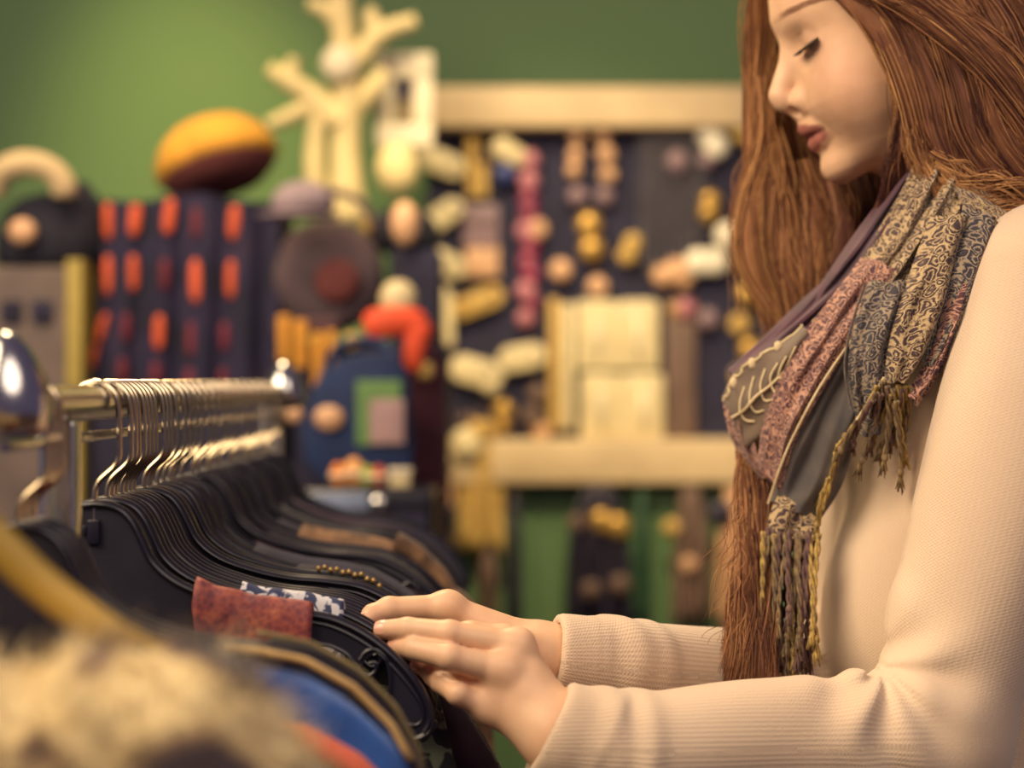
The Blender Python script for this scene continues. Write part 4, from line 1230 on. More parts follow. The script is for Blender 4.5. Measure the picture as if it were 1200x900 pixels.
def skin_sdf(p):
    """head, neck, trunk, arms and both hands as one surface"""
    d = bodycore_sdf(p)
    hd = np.full(len(p), 1.0)
    m = (np.abs(p[:, 0] - .31) < .17) & (np.abs(p[:, 1] - YS) < .13) & (p[:, 2] > 1.35)
    if m.any(): hd[m] = head_sdf(p[m])
    d = smin(d, hd, .018)
    for H in (LH, RH):
        c = H['fingers'][1][0]
        m = np.linalg.norm(p - c, axis=1) < .20
        if m.any():
            dd = np.full(len(p), 1.0); dd[m] = hand_sdf(p[m], H)
            d = smin(d, dd, .006)
    return d

# skin --------------------------------------------------------------------
sk = NT('skin')
at = sk.n('Attribute', attribute_name='tint')
tc = sk.n('TexCoord')
nz = sk.noise(tc.outputs['Object'], 55, 4)
fr = sk.ramp(nz.outputs['Fac'], [(0.3, (0.90, 0.86, 0.84, 1)), (0.7, (1.0, 1.0, 1.0, 1))])
cc = sk.mix(1.0, at.outputs['Color'], fr, 'MULTIPLY')
sk.l(cc, sk.b.inputs['Base Color'])
sk.set(Roughness=0.46, Subsurface_Weight=0.12, Subsurface_Scale=0.004)
sk.b.inputs['Subsurface Radius'].default_value = (1.0, 0.4, 0.22)
sk.b.inputs['Specular IOR Level'].default_value = 0.42
n2 = sk.noise(tc.outputs['Object'], 900, 2)
sk.bump(n2.outputs['Fac'], 0.06, 0.0006)

def build_skin():
    v1, q1 = sdf_mesh(skin_sdf, (.17, 1.40, 1.375), (.47, 1.64, 1.66), .0017)
    def body_only(p):
        return skin_sdf(p)
    # hands and forearms
    v2, q2 = sdf_mesh(skin_sdf, (-.12, 1.20, .955), (.055, 1.375, 1.135), .0016)
    v3, q3 = sdf_mesh(skin_sdf, (.05, 1.15, .86), (.52, 1.74, 1.385), .007)
    v = np.concatenate([v1, v2, v3])
    q = np.concatenate([q1, q2 + len(v1), q3 + len(v1) + len(v2)])
    col = np.tile(np.array(C('#dfb693')), (len(v), 1))
    ql = head_local(v)
    up, dn = lips(ql)
    lip = np.minimum(up, dn)
    a, y, h = ql[:, 0], ql[:, 1], ql[:, 2]
    m = np.clip((.0021 - lip) / .0014, 0, 1) * (h > -.0425) * (h < -.0108) * (v[:, 2] > 1.36) * np.clip((.0295 - y) / .002, 0, 1)
    # lip outline: cupid bow above, full curve below
    top = -.0138 - .0080 * np.clip(y / .024, 0, 1) ** 1.3
    bot = -.0410 + .0090 * np.clip(y / .024, 0, 1) ** 1.8
    m = m * np.clip((top - h) / .0012, 0, 1) * np.clip((h - bot) / .0012, 0, 1)
    lc = np.array(C('#a5685c'))
    col = col * (1 - m[:, None]) + lc * m[:, None]
    seam = gauss(h + .0263, .0016) * (m > .1)
    col = col * (1 - .55 * seam[:, None]) + np.array(C('#5d2f33')) * .55 * seam[:, None]
    bl = gauss(np.linalg.norm(ql - np.array([.012, .05, .004]), axis=1), .028) * .35
    col = col * (1 - bl[:, None]) + np.array(C('#d08c74')) * bl[:, None]
    lidm = gauss(np.linalg.norm(ql - EYE, axis=1) - .0138, .004) * np.clip((h - .039) / .004, 0, 1) * (h < .052) * .22
    col = col * (1 - lidm[:, None]) + np.array(C('#b98270')) * lidm[:, None]
    # finger tips and nails
    for H in (LH, RH):
        for f in H['fingers']:
            g = gauss(np.linalg.norm(v - f[3], axis=1), .013) * .3
            col = col * (1 - g[:, None]) + np.array(C('#d5917a')) * g[:, None]
            for kx in (0, 1):
                g = gauss(np.linalg.norm(v - f[kx], axis=1), .012) * .16
                col = col * (1 - g[:, None]) + np.array(C('#d59a80')) * g[:, None]
    col[:, 3] = 1
    me = np_mesh('body', v, q, sk.m, {'tint': col})
    return link('body', me, person)
body = build_skin()

def skin_y(x, z, y0=1.36, y1=1.52):
    """first skin point met when coming from the near side at (x, z)"""
    ys = np.linspace(y0, y1, 400)
    pts = np.stack([np.full(400, x), ys, np.full(400, z)], 1)
    d = skin_sdf(pts)
    i = np.argmax(d < 0)
    return ys[i] if d[i] < 0 else y1

def m_simple(name, color, rough=0.5, **k): return mat(name, color, rough, **k)
M_eye = NT('eye_surface')
ea = M_eye.n('Attribute', attribute_name='tint'); M_eye.l(ea.outputs['Color'], M_eye.b.inputs['Base Color'])
M_eye.set(Roughness=0.12)
for sgn in (-1, 1):
    mb = MB(); c = head_world(EYE[0], sgn * EYE[1], EYE[2])
    mb.ball((0, 0, 0), .0128, 24, 16)
    vv = np.array(mb.v)
    gz = FA * .80 - UA * .45 + np.array([0, sgn * .12, 0]); gz /= np.linalg.norm(gz)
    ang = np.degrees(np.arccos(np.clip(vv @ gz / .0128, -1, 1)))
    col = np.tile(np.array(C('#d8c6bd')), (len(vv), 1))
    col[ang < 32] = C('#4a3a34'); col[ang < 14] = C('#0d0b10')
    mb.v = [tuple(x) for x in vv + c]
    o = mb.build('eye', M_eye.m, person, sharp=None)
    at_ = o.data.attributes.new('tint', 'FLOAT_COLOR', 'POINT'); at_.data.foreach_set('color', col.astype(np.float32).ravel())

def tubes3(strands, radii, name, mats, parent, vals=None):
    """many thin three-sided strands: strands (n,s,3), radii (n,s)"""
    S = np.asarray(strands, float); n, s, _ = S.shape
    T = np.gradient(S, axis=1); T /= np.maximum(np.linalg.norm(T, axis=2, keepdims=True), 1e-9)
    ref = np.array([0.05, 1.0, 0.03])
    U = np.cross(T, ref); U /= np.maximum(np.linalg.norm(U, axis=2, keepdims=True), 1e-9)
    W = np.cross(T, U)
    V = np.zeros((n, s, 3, 3))
    for k in range(3):
        a = 2 * PI * k / 3 + .5
        V[:, :, k] = S + radii[:, :, None] * (math.cos(a) * U + math.sin(a) * W)
    idx = np.arange(n * s * 3).reshape(n, s, 3)
    qs = []
    for k in range(3):
        k2 = (k + 1) % 3
        qs.append(np.stack([idx[:, :-1, k], idx[:, :-1, k2], idx[:, 1:, k2], idx[:, 1:, k]], -1).reshape(-1, 4))
    q = np.concatenate(qs)
    return V.reshape(-1, 3), q

# brows and lashes
M_brow = mat('brow_hair', '#b5876a', 0.8)
M_lash = mat('lash_hair', '#20161a', 0.6)
nr = np.random.RandomState(3)
for sgn in (-1, 1):
    st = []; rd = []
    for i in range(260):
        t = nr.rand()
        pxx = 905 + t * 56
        pyy = 27.5 - 22 * t + 8 * t * t + (nr.rand() - .5) * (8.5 - 5.5 * t)
        w0 = P(pxx, pyy, YS)
        l0 = (w0 - HO)
        y = YS - skin_y(w0[0], w0[2])
        base = np.array([w0[0], YS + sgn * (y + .0002), w0[2]])
        dr = np.array([.0055, 0, .0020 - .0034 * t]) * (.7 + .5 * nr.rand())
        tip = base + dr; tip[1] = YS + sgn * (YS - skin_y(tip[0], tip[2]) + .0008)
        st.append([base, (base + tip) / 2 + np.array([0, sgn * .0004, 0]), tip]); rd.append([.00016, .00014, .00005])
    v, q = tubes3(st, np.array(rd), '', None, None)
    link('eyebrow', np_mesh('eyebrow', v, q, M_brow), person)
    st = []; rd = []
    for i in range(70):
        ph = -0.55 + 1.75 * i / 69.0                         # along the lid margin, nose side to temple
        ca, cy = math.cos(ph), math.sin(ph)
        a_ = EYE[0] + .0141 * ca; y_ = EYE[1] + .0141 * cy * .98
        hh = EYE[2] - .0022 + (.0305 - a_) * .37 + (.0004)
        k = math.sqrt(max(.0141 ** 2 - (hh - EYE[2]) ** 2, 0)) / .0141
        p0 = np.array([EYE[0] + .0141 * ca * k, EYE[1] + .0141 * cy * k, hh])
        ln = .0098 + .0030 * nr.rand() + .002 * max(0, ph)
        dr = np.array([ca * .85 + .1, cy * .85, -.42 - .1 * nr.rand()])
        p1 = p0 + dr * ln * .55; p2 = p0 + dr * ln + np.array([0, 0, ln * .22])
        st.append([head_world(x[0], sgn * x[1], x[2]) for x in (p0, p1, p2)]); rd.append([.00048, .00036, .00010])
    v, q = tubes3(st, np.array(rd), '', None, None)
    link('eyelashes', np_mesh('eyelashes', v, q, M_lash), person)

# finger nails (visible ones sit on the back of the tips)
M_nail = mat('nail', '#dba48c', 0.25, coat=0.4, var=0.05)
for H, up in ((LH, np.array([-.15, -.85, .5])), (RH, np.array([-.35, -.4, .85]))):
    for f, r in zip(H['fingers'], FR):
        ax = f[3] - f[2]; ax = ax / np.linalg.norm(ax)
        cv = f[2] - (f[1] + f[3]) / 2; cv = cv / np.linalg.norm(cv)
        n_ = up + cv * 1.2; n_ = n_ - ax * (n_ @ ax); n_ /= np.linalg.norm(n_)
        sd = np.cross(ax, n_)
        c = f[3] - ax * .0018
        mb = MB(); vs_ = []; fs_ = []
        for i in range(7):
            for k in range(7):
                u_ = -1 + 2 * i / 6; w_ = -1 + 2 * k / 6
                wd = r[3] * .86 * (1 - .12 * u_ * u_)
                hgt = math.sqrt(max(1 - (w_ * .80) ** 2, 0))
                vs_.append(c + ax * (u_ * .0046 + .001) + sd * (w_ * wd) + n_ * (r[3] * (1.03 * hgt - .05 * max(u_, 0) ** 2)))
        for i in range(6):
            for k in range(6):
                fs_.append((i * 7 + k, i * 7 + k + 1, (i + 1) * 7 + k + 1, (i + 1) * 7 + k))
        mb.add(vs_, fs_)
        mb.build('fingernail', M_nail, person, sharp=None)

# sweater -----------------------------------------------------------------
TZ = np.array([.66, .72, .80, .88, .95, 1.0, 1.05, 1.10, 1.20, 1.28, 1.325, 1.35, 1.375, 1.40])
TF = np.array([.268, .258, .252, .252, .248, .246, .248, .254, .264, .286, .305, .325, .345, .35])
TB = np.array([.520, .525, .510, .480, .472, .472, .474, .476, .480, .474, .460, .445, .425, .41])
TW = np.array([.175, .178, .172, .150, .142, .142, .145, .148, .158, .168, .160, .130, .085, .06])
AX_U = LH['elbow'] - SH_N; AX_F = LH['wrist'] - LH['elbow']
def sleeve(p, S, H, near):
    E = H['elbow']; Wr = H['wrist']; A = H['arm']
    # wrinkles run round the sleeve where the arm bends
    tU = ((p - S) @ (E - S)) / ((E - S) @ (E - S))
    tF = ((p - E) @ (Wr - E)) / ((Wr - E) @ (Wr - E))
    r_sh, r_el, r_wr = (.064, .050, .0365) if near else (.062, .048, .031)
    up = rcone(p, S, E, r_sh, r_el)
    fo = rcone(p, E, A, r_el * .98, r_wr * 1.06)
    wr = rcone(p, A, Wr, r_wr * 1.06, r_wr * .97)
    d = smin(up, fo, .018 if near else .014)
    d = smin(d, wr, .012)
    inner = np.clip((p[:, 2] - (E[2] + (.035)))/.03, 0, 1) * np.clip((E[0] + .02 - p[:, 0]) / .05, 0, 1)
    wk = np.sin((tF * 42) + np.sin(p[:, 2] * 60) * 1.1 + p[:, 1] * 20) * .0022 * np.exp(-((tF - .20) / .14) ** 2)
    ic = E + np.array([-.040, -.012, .048]) if near else E + np.array([-.035, 0, .045])
    dx, dz = p[:, 0] - ic[0], p[:, 2] - ic[2]
    rr = np.sqrt(dx * dx + dz * dz); th = np.arctan2(dz, dx)
    wk = wk + np.sin(th * 7.0 + .8 + 1.2 * np.sin(rr * 40)) * .0026 * np.exp(-((rr - .032) / .030) ** 2)
    wk = wk + np.sin(tF * 60 + p[:, 2] * 30) * .0016 * np.exp(-((tF - .86) / .07) ** 2)
    wk = wk + np.sin(tU * 9 + p[:, 0] * 20) * .0016 + np.sin(tF * 12 + p[:, 2] * 28 + p[:, 1] * 15) * .0014
    d = d + wk
    # cuff band
    ax = (Wr - A) / np.linalg.norm(Wr - A)
    s = (p - Wr) @ ax
    if near:
        n_ = np.array([-.885, .0, .465]); cen = J(640, 856, 1.232)
    else:
        n_ = np.array([-.97, -.16, .15]); cen = J(648, 770, 1.318)
    n_ = n_ / np.linalg.norm(n_)
    ends = (p - cen) @ n_
    bandm = np.clip((ends + .030) / .004, 0, 1)
    d = d + .0012 * (1 - bandm) * np.clip((ends + .05) / .02, 0, 1) * 0 - .0010 * bandm
    d = d - .0022 * np.exp(-((ends + .033) / .006) ** 2) * (1 if near else .5)
    d = smax(d, ends, .003)
    # opening round the wrist
    hole = rcone(p, cen + n_ * .03, cen - n_ * .016, r_wr * .82, r_wr * .74)
    d = smax(d, -hole, .0025)
    return d
def sweater_sdf(p):
    x, y, z = p[:, 0], p[:, 1] - YS, p[:, 2]
    f = np.interp(z, TZ, TF); b = np.interp(z, TZ, TB); w = np.interp(z, TZ, TW)
    cx = (f + b) / 2; rx = (b - f) / 2
    g = ((np.abs(x - cx) / rx) ** 2.25 + (np.abs(y) / w) ** 2.25 + 1e-9) ** (1 / 2.25)
    d = (g - 1) * np.minimum(rx, w) * .95
    for s in (-1, 1):
        d = smin(d, ellip(p, (.300, YS + s * .070, 1.065), (.062, .062, .085)), .035)
    d = smax(d, z - 1.385, .02)
    d = smax(d, .66 - z, .01)
    # soft drape folds on the flank
    d = d + np.sin(z * 46 + y * 30 + x * 18) * .0016 * np.clip((1.2 - z) / .15, 0, 1)
    sn = sleeve(p, SH_N, LH, True)
    sf = sleeve(p, SH_F, RH, False)
    # shallow seam where the sleeve is set in
    seam = np.exp(-(((p - SH_N) @ (AX_U / np.linalg.norm(AX_U)) - .045 - (x - .37) * .7) / .0035) ** 2) * .0016
    d = smin(d, sn, .012)
    d = smin(d, sf, .022)
    return d
sw = NT('sweater_knit')
ra = sw.n('Attribute', attribute_name='rib')
tc = sw.n('TexCoord')
rf = sw.n('Attribute', attribute_name='ribfade')
sep = sw.n('SeparateXYZ'); sw.l(ra.outputs['Vector'], sep.inputs[0])
w1 = sw.math('SINE', sw.math('MULTIPLY', sep.outputs[0], 2 * PI / .0030))
w2 = sw.math('SINE', sw.math('MULTIPLY', sep.outputs[1], 2 * PI / .0024))
ribs = sw.math('ADD', sw.math('MULTIPLY', w1, sep.outputs[2]), sw.math('MULTIPLY', sw.math('MULTIPLY', sw.math('MULTIPLY', w1, w2), 0.40), rf.outputs['Fac']))
nz = sw.noise(tc.outputs['Object'], 900, 3)
hh = sw.math('ADD', ribs, sw.math('MULTIPLY', nz.outputs['Fac'], 1.1))
cl = sw.noise(tc.outputs['Object'], 9, 3)
base = sw.ramp(cl.outputs['Fac'], [(.3, '#d2b99f'), (.7, '#dbc4aa')])
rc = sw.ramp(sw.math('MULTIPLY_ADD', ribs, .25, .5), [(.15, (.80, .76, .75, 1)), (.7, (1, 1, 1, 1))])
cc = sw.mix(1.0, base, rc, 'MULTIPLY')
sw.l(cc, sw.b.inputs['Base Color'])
sw.set(Roughness=0.9, Sheen_Weight=0.25)
sw.b.inputs['Specular IOR Level'].default_value = 0.15
sw.bump(hh, 0.5, 0.0006)

def build_sweater():
    v, q = sdf_mesh(sweater_sdf, (-.03, 1.16, .655), (.57, 1.80, 1.41), .0029, relax=2)
    rib = np.zeros((len(v), 3)); cand = []; co = []
    for S, H in ((SH_N, LH), (SH_F, RH)):
        for a, b, st in ((S, H['elbow'], .12), (H['elbow'], H['wrist'], .36)):
            ax = (b - a) / np.linalg.norm(b - a)
            e1 = np.cross(ax, np.array([0, 0, 1.0]) if abs(ax[2]) < .8 else np.array([0, 1.0, 0])); e1 /= np.linalg.norm(e1)
            e2 = np.cross(ax, e1)
            t = (v - a) @ ax; L_ = np.linalg.norm(b - a)
            rel = v - a - t[:, None] * ax
            cand.append(np.linalg.norm(v - a - np.clip(t, 0, L_)[:, None] * ax, axis=1) - .045)
            co.append(np.stack([np.arctan2(rel @ e2, rel @ e1) * .040, t, np.full(len(v), st)], 1))
    cand.append(np.full(len(v), .028))
    co.append(np.stack([np.arctan2(v[:, 1] - YS, v[:, 0] - .37) * .15, v[:, 2], np.full(len(v), .12)], 1))
    cand = np.array(cand); co = np.array(co)
    o_ = np.argsort(cand, axis=0); ar = np.arange(len(v))
    rib = co[o_[0], ar]
    fade = np.clip((cand[o_[1], ar] - cand[o_[0], ar]) / .02, 0, 1)
    rib[:, 2] *= fade
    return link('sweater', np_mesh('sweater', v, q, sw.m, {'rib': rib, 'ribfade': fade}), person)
build_sweater()

# trousers and shoes (below the frame)
def trousers_sdf(p):
    d = ellip(p, (.40, YS, .78), (.135, .172, .14))
    for s in (-1, 1):
        hip = (.40, YS + s * .085, .76); kn = (.385, YS + s * .095, .46); an = (.42, YS + s * .10, .085)
        d = smin(d, smin(rcone(p, hip, kn, .090, .062), rcone(p, kn, an, .062, .048), .02), .03)
    d = smax(d, .05 - p[:, 2], .005)
    return d
v, q = sdf_mesh(trousers_sdf, (.2, 1.28, .03), (.6, 1.76, .95), .011)
M_denim = mat('dark_denim', '#2b2c44', 0.8, bump=0.3, bscale=800)
link('trousers', np_mesh('trousers', v, q, M_denim), person)
M_shoe = mat('shoe_leather', '#3a2a24', 0.4)
for s in (-1, 1):
    def shoe_sdf(p):
        d = rcone(p, (.43, YS + s * .10, .045), (.27, YS + s * .11, .03), .042, .034)
        d = smin(d, rcone(p, (.425, YS + s * .10, .05), (.42, YS + s * .10, .11), .042, .045), .02)
        return smax(d, .0005 - p[:, 2], .004)
    v, q = sdf_mesh(shoe_sdf, (.2, YS + s * .10 - .08, -.02), (.52, YS + s * .10 + .09, .18), .007)
    link('shoe', np_mesh('shoe', v, q, M_shoe), person)

# ================================================================ HAIR
hm = NT('auburn_hair')
ha = hm.n('Attribute', attribute_name='hcol')
tc = hm.n('TexCoord')
hn = hm.noise(tc.outputs['Object'], 38, 3)
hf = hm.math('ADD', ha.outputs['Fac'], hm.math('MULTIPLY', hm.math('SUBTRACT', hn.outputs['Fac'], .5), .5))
hcol = hm.ramp(hf, [(.0, '#382026'), (.35, '#5e3c31'), (.65, '#8b5f43'), (1.0, '#ba8b5c')])  # dark end holds the shadow tone, light end the highlight tone
hm.l(hcol, hm.b.inputs['Base Color'])
hm.set(Roughness=0.42)
hm.b.inputs['Specular IOR Level'].default_value = 0.55
hm.b.inputs['Specular Tint'].default_value = C('#e0a878')

hr = np.random.RandomState(11)
HS, HRD, HV = [], [], []
UND = []
def lock(pts, rad, n=90, seg=26, flat=.55, wave=.004, freq=2.2, shade=.5, spread=.16, core=.72, rs=.00042, tip=.35, cs=(0, 1)):
    """one lock of hair: guide given as (px, py, distance), radius along it in metres"""
    g = spline([P(*p) for p in pts], seg)
    r = np.interp(np.linspace(0, 1, seg), np.linspace(0, 1, len(rad)), rad)
    T = np.gradient(g, axis=0); T /= np.linalg.norm(T, axis=1, keepdims=True)
    D = np.array([0, 1.0, 0]) - T * T[:, 1:2]; D /= np.maximum(np.linalg.norm(D, axis=1, keepdims=True), 1e-6)
    S = np.cross(T, D)
    t = np.linspace(0, 1, seg)
    n = int(n * 2.0) if core > 0 else n
    nc = max(3, n // 14)
    cph = hr.rand(nc) * 6.28; cfr = freq * (.8 + .4 * hr.rand(nc)); cam_ = wave * (.5 + hr.rand(nc))
    cof = hr.uniform(-1, 1, (nc, 2))
    for i in range(n):
        c = hr.randint(nc)
        a = hr.rand() * 6.283; q = hr.rand() ** .45
        o = .62 * q * np.array([math.cos(a), math.sin(a)]) + .38 * cof[c]
        jt = hr.normal(0, spread, 2) * t[:, None] ** 1.5
        w = cam_[c] * np.sin(cfr[c] * 6.283 * t + cph[c]) * np.minimum(t * 4, 1)
        w2 = cam_[c] * .6 * np.cos(cfr[c] * 6.283 * t + cph[c] * 1.7) * np.minimum(t * 4, 1)
        p = g + S * ((o[0] + jt[:, 0]) * r + w)[:, None] + D * ((o[1] + jt[:, 1]) * r * flat + w2)[:, None]
        t0 = cs[0] * hr.rand() * .5; t1 = 1 - (1 - cs[1]) * hr.rand() - .12 * hr.rand() ** 2
        tt = np.linspace(t0 * 0, t1, seg)
        p = np.stack([np.interp(tt, t, p[:, k]) for k in range(3)], 1)
        HS.append(p)
        HRD.append(rs * (.7 + .6 * hr.rand()) * np.interp(t, [0, .75, 1], [1, 1, tip]))
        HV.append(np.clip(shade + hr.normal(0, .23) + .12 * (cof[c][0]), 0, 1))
    if core > 0:
        m = 10
        ang = np.arange(m) / m * 6.283
        rr = r * core * np.interp(t, [0, .8, 1], [1, 1, .35])
        V = g[:, None] + S[:, None] * (np.cos(ang)[None, :, None] * rr[:, None, None]) + D[:, None] * (np.sin(ang)[None, :, None] * (rr * flat)[:, None, None])
        UND.append((V, np.clip(shade - .15, 0, 1)))  # core darker than its strands: shade between them put into the colour

# far-side hair: falls from the far side of the parting, past the cheek, down inside and below the scarf
def far(px0, dp, dd, sh, n=110, rad=None, wv=.004):
    lock([(px0 + 40, -70, 1.56), (px0 + 8, -30, 1.585 + dd), (px0, 40, 1.60 + dd), (px0 + 2, 120, 1.605 + dd), (px0 + dp * .4, 200, 1.60 + dd),
          (px0 + dp * .6 + 4, 280, 1.585 + dd), (px0 + dp * .5 + 24, 360, 1.57 + dd * .6), (px0 + dp * .2 + 30, 440, 1.565 + dd * .5)],
         rad or [.008, .012, .013, .014, .016, .018, .016, .012], n, shade=sh, wave=wv, freq=1.3, flat=.6)
far(886, 8, .000, .80)  # outer locks lighter, inner ones darker: light painted into the strand colour
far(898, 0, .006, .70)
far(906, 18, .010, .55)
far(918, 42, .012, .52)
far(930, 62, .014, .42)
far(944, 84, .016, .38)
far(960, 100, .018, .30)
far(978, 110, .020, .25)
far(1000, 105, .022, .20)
# outer lock, coloured as lit, waving to the left below the cheek
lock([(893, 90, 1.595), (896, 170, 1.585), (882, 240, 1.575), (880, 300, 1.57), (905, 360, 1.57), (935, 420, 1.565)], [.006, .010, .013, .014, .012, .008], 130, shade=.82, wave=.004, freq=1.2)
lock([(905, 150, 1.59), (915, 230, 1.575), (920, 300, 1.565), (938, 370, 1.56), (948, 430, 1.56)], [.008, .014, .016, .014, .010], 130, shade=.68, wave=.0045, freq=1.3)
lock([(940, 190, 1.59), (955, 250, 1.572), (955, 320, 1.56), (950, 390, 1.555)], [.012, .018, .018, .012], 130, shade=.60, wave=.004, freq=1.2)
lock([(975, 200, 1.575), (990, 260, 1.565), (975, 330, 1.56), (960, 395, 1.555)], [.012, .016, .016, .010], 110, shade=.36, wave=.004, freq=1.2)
# loose flyaways
for k in range(16):
    x = hr.uniform(872, 900); y0 = hr.uniform(120, 260)
    lock([(x + 18, y0 - 90, 1.59), (x + 2, y0, 1.585), (x - hr.uniform(4, 34), y0 + 70, 1.575), (x - hr.uniform(0, 30), y0 + 150, 1.57)], [.003, .004, .008, .010], 2, shade=.75, core=0, rs=.00024, wave=.003)
# tail of the far hair below the scarf, in front of her chest
for (x0, x1, x2, x3, sh, n) in ((872, 876, 868, 842, .62, 110), (882, 884, 878, 862, .52, 120), (892, 892, 890, 884, .42, 120), (878, 882, 872, 852, .56, 90), (894, 893, 894, 900, .36, 80)):
    lock([(x0 + 40, 440, 1.530), (x0 + 2, 520, 1.495), (x0, 570, 1.475), (x1, 640, 1.440), (x2, 710, 1.404), (x2 + (x3 - x2) * .4, 770, 1.382), (x3, 832, 1.372)],
         [.008, .008, .008, .008, .009, .011, .012], n, shade=sh, wave=.0035, freq=1.8, flat=.7, tip=.2, spread=.30, cs=(0, .93))
for k in range(14):
    x = hr.uniform(862, 880); y0 = hr.uniform(560, 700)
    lock([(x, y0, 1.41), (x - 8, y0 + 50, 1.39), (x - hr.uniform(10, 50), y0 + 110, 1.375)], [.003, .006, .008], 2, shade=.7, core=0, rs=.00024, wave=.003)

# near-side hair: from the parting over the temple and ear, swept back over the shoulder
def near(pts, sh, n=120, rad=(.010, .014, .016, .016, .016, .014), wv=.0035, **k):
    lock(pts, rad, n, shade=sh, wave=wv, freq=1.6, flat=.5, **k)
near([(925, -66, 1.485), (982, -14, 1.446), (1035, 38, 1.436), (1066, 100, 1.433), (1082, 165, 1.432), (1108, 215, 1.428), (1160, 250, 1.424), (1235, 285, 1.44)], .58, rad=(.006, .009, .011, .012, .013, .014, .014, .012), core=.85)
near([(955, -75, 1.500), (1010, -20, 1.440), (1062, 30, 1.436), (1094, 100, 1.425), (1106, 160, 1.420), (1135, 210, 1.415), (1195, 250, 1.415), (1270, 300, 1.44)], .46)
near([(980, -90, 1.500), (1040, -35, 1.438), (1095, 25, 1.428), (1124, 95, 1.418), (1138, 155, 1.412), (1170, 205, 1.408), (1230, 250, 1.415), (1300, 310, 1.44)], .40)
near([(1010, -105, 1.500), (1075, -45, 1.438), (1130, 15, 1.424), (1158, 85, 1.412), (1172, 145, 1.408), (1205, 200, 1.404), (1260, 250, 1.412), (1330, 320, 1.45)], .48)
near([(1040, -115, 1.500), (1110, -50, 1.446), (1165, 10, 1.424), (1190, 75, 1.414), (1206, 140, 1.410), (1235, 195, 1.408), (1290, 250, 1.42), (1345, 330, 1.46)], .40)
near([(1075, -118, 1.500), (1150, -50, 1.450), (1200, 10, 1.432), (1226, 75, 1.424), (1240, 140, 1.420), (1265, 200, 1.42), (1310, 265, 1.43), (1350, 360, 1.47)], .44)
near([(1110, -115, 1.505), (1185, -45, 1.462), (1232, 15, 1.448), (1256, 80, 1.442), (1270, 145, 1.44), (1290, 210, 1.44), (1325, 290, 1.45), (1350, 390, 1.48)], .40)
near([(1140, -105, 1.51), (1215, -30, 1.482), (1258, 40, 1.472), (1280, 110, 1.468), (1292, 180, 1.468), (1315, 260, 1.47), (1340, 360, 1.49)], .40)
# top cover over the crown down to the temple, diagonal sweep
near([(925, -50, 1.50), (990, -25, 1.440), (1070, 5, 1.425), (1140, 60, 1.408), (1190, 130, 1.402), (1230, 200, 1.402), (1280, 270, 1.42)], .52, 110, rad=(.006, .010, .013, .014, .014, .013, .012), core=.6)
near([(950, -60, 1.50), (1030, -28, 1.436), (1110, 15, 1.415), (1175, 75, 1.402), (1220, 150, 1.402), (1262, 220, 1.41), (1310, 290, 1.43)], .44, 110, core=.6)
# bright edge along the cheek and wisps before the ear
near([(925, -66, 1.478), (1014, 16, 1.440), (1052, 80, 1.438), (1066, 130, 1.442), (1070, 175, 1.440), (1080, 205, 1.434)], .80, 80, rad=(.003, .004, .005, .0055, .006, .005), core=.5, rs=.00036)
near([(935, -66, 1.475), (1034, 34, 1.436), (1072, 105, 1.434), (1086, 165, 1.432), (1098, 205, 1.428), (1125, 238, 1.420)], .72, 90, rad=(.004, .006, .007, .008, .009, .008), core=.5)
for k in range(9):
    o = hr.uniform(-6, 10)
    lock([(1010 + o, 12, 1.455), (1040 + o, 70, 1.447), (1052 + o, 130, 1.447), (1054 + o - hr.uniform(0, 10), 185, 1.452)], [.002, .003, .005, .006], 3, shade=.85, core=0, rs=.00026, wave=.002)
for o in (0, 9):
    near([(1052 + o, 90, 1.446), (1060 + o, 140, 1.444), (1056 + o, 185, 1.450), (1040 + o, 235, 1.462), (1015 + o, 290, 1.48)], .22, 70, rad=(.003, .006, .009, .010, .008), core=.7)
# strands across the shoulder and scarf
for k in range(12):
    y = hr.uniform(196, 244)
    lock([(1098 + hr.uniform(-10, 20), y - 26, 1.418), (1140, y, 1.405), (1190, y + hr.uniform(0, 22), 1.395), (1260, y + hr.uniform(20, 50), 1.40)], [.003, .005, .006, .006], 9, shade=.72, core=0, rs=.00036, wave=.004)
for k in range(6):
    lock([(1062 + 4 * k, 120 + 6 * k, 1.435), (1080 + 8 * k, 190, 1.425), (1105 + 10 * k, 225 + k, 1.415), (1150 + 10 * k, 242 + 3 * k, 1.405)], [.004, .006, .006, .006], 22, shade=.78, core=0, rs=.00036, wave=.003)
# back of the head, out of frame
for k in range(7):
    yy = 1.44 + .03 * k
    near([(1075, -118, 1.52), (1200, -80, 1.50 + .01 * k), (1262, 0, yy + .02), (1288, 100, yy + .02), (1300, 200, yy + .02), (1320, 330, yy + .03), (1325, 470, yy + .03)], .42, 60, rad=(.012, .02, .024, .026, .026, .024, .018), core=.95)

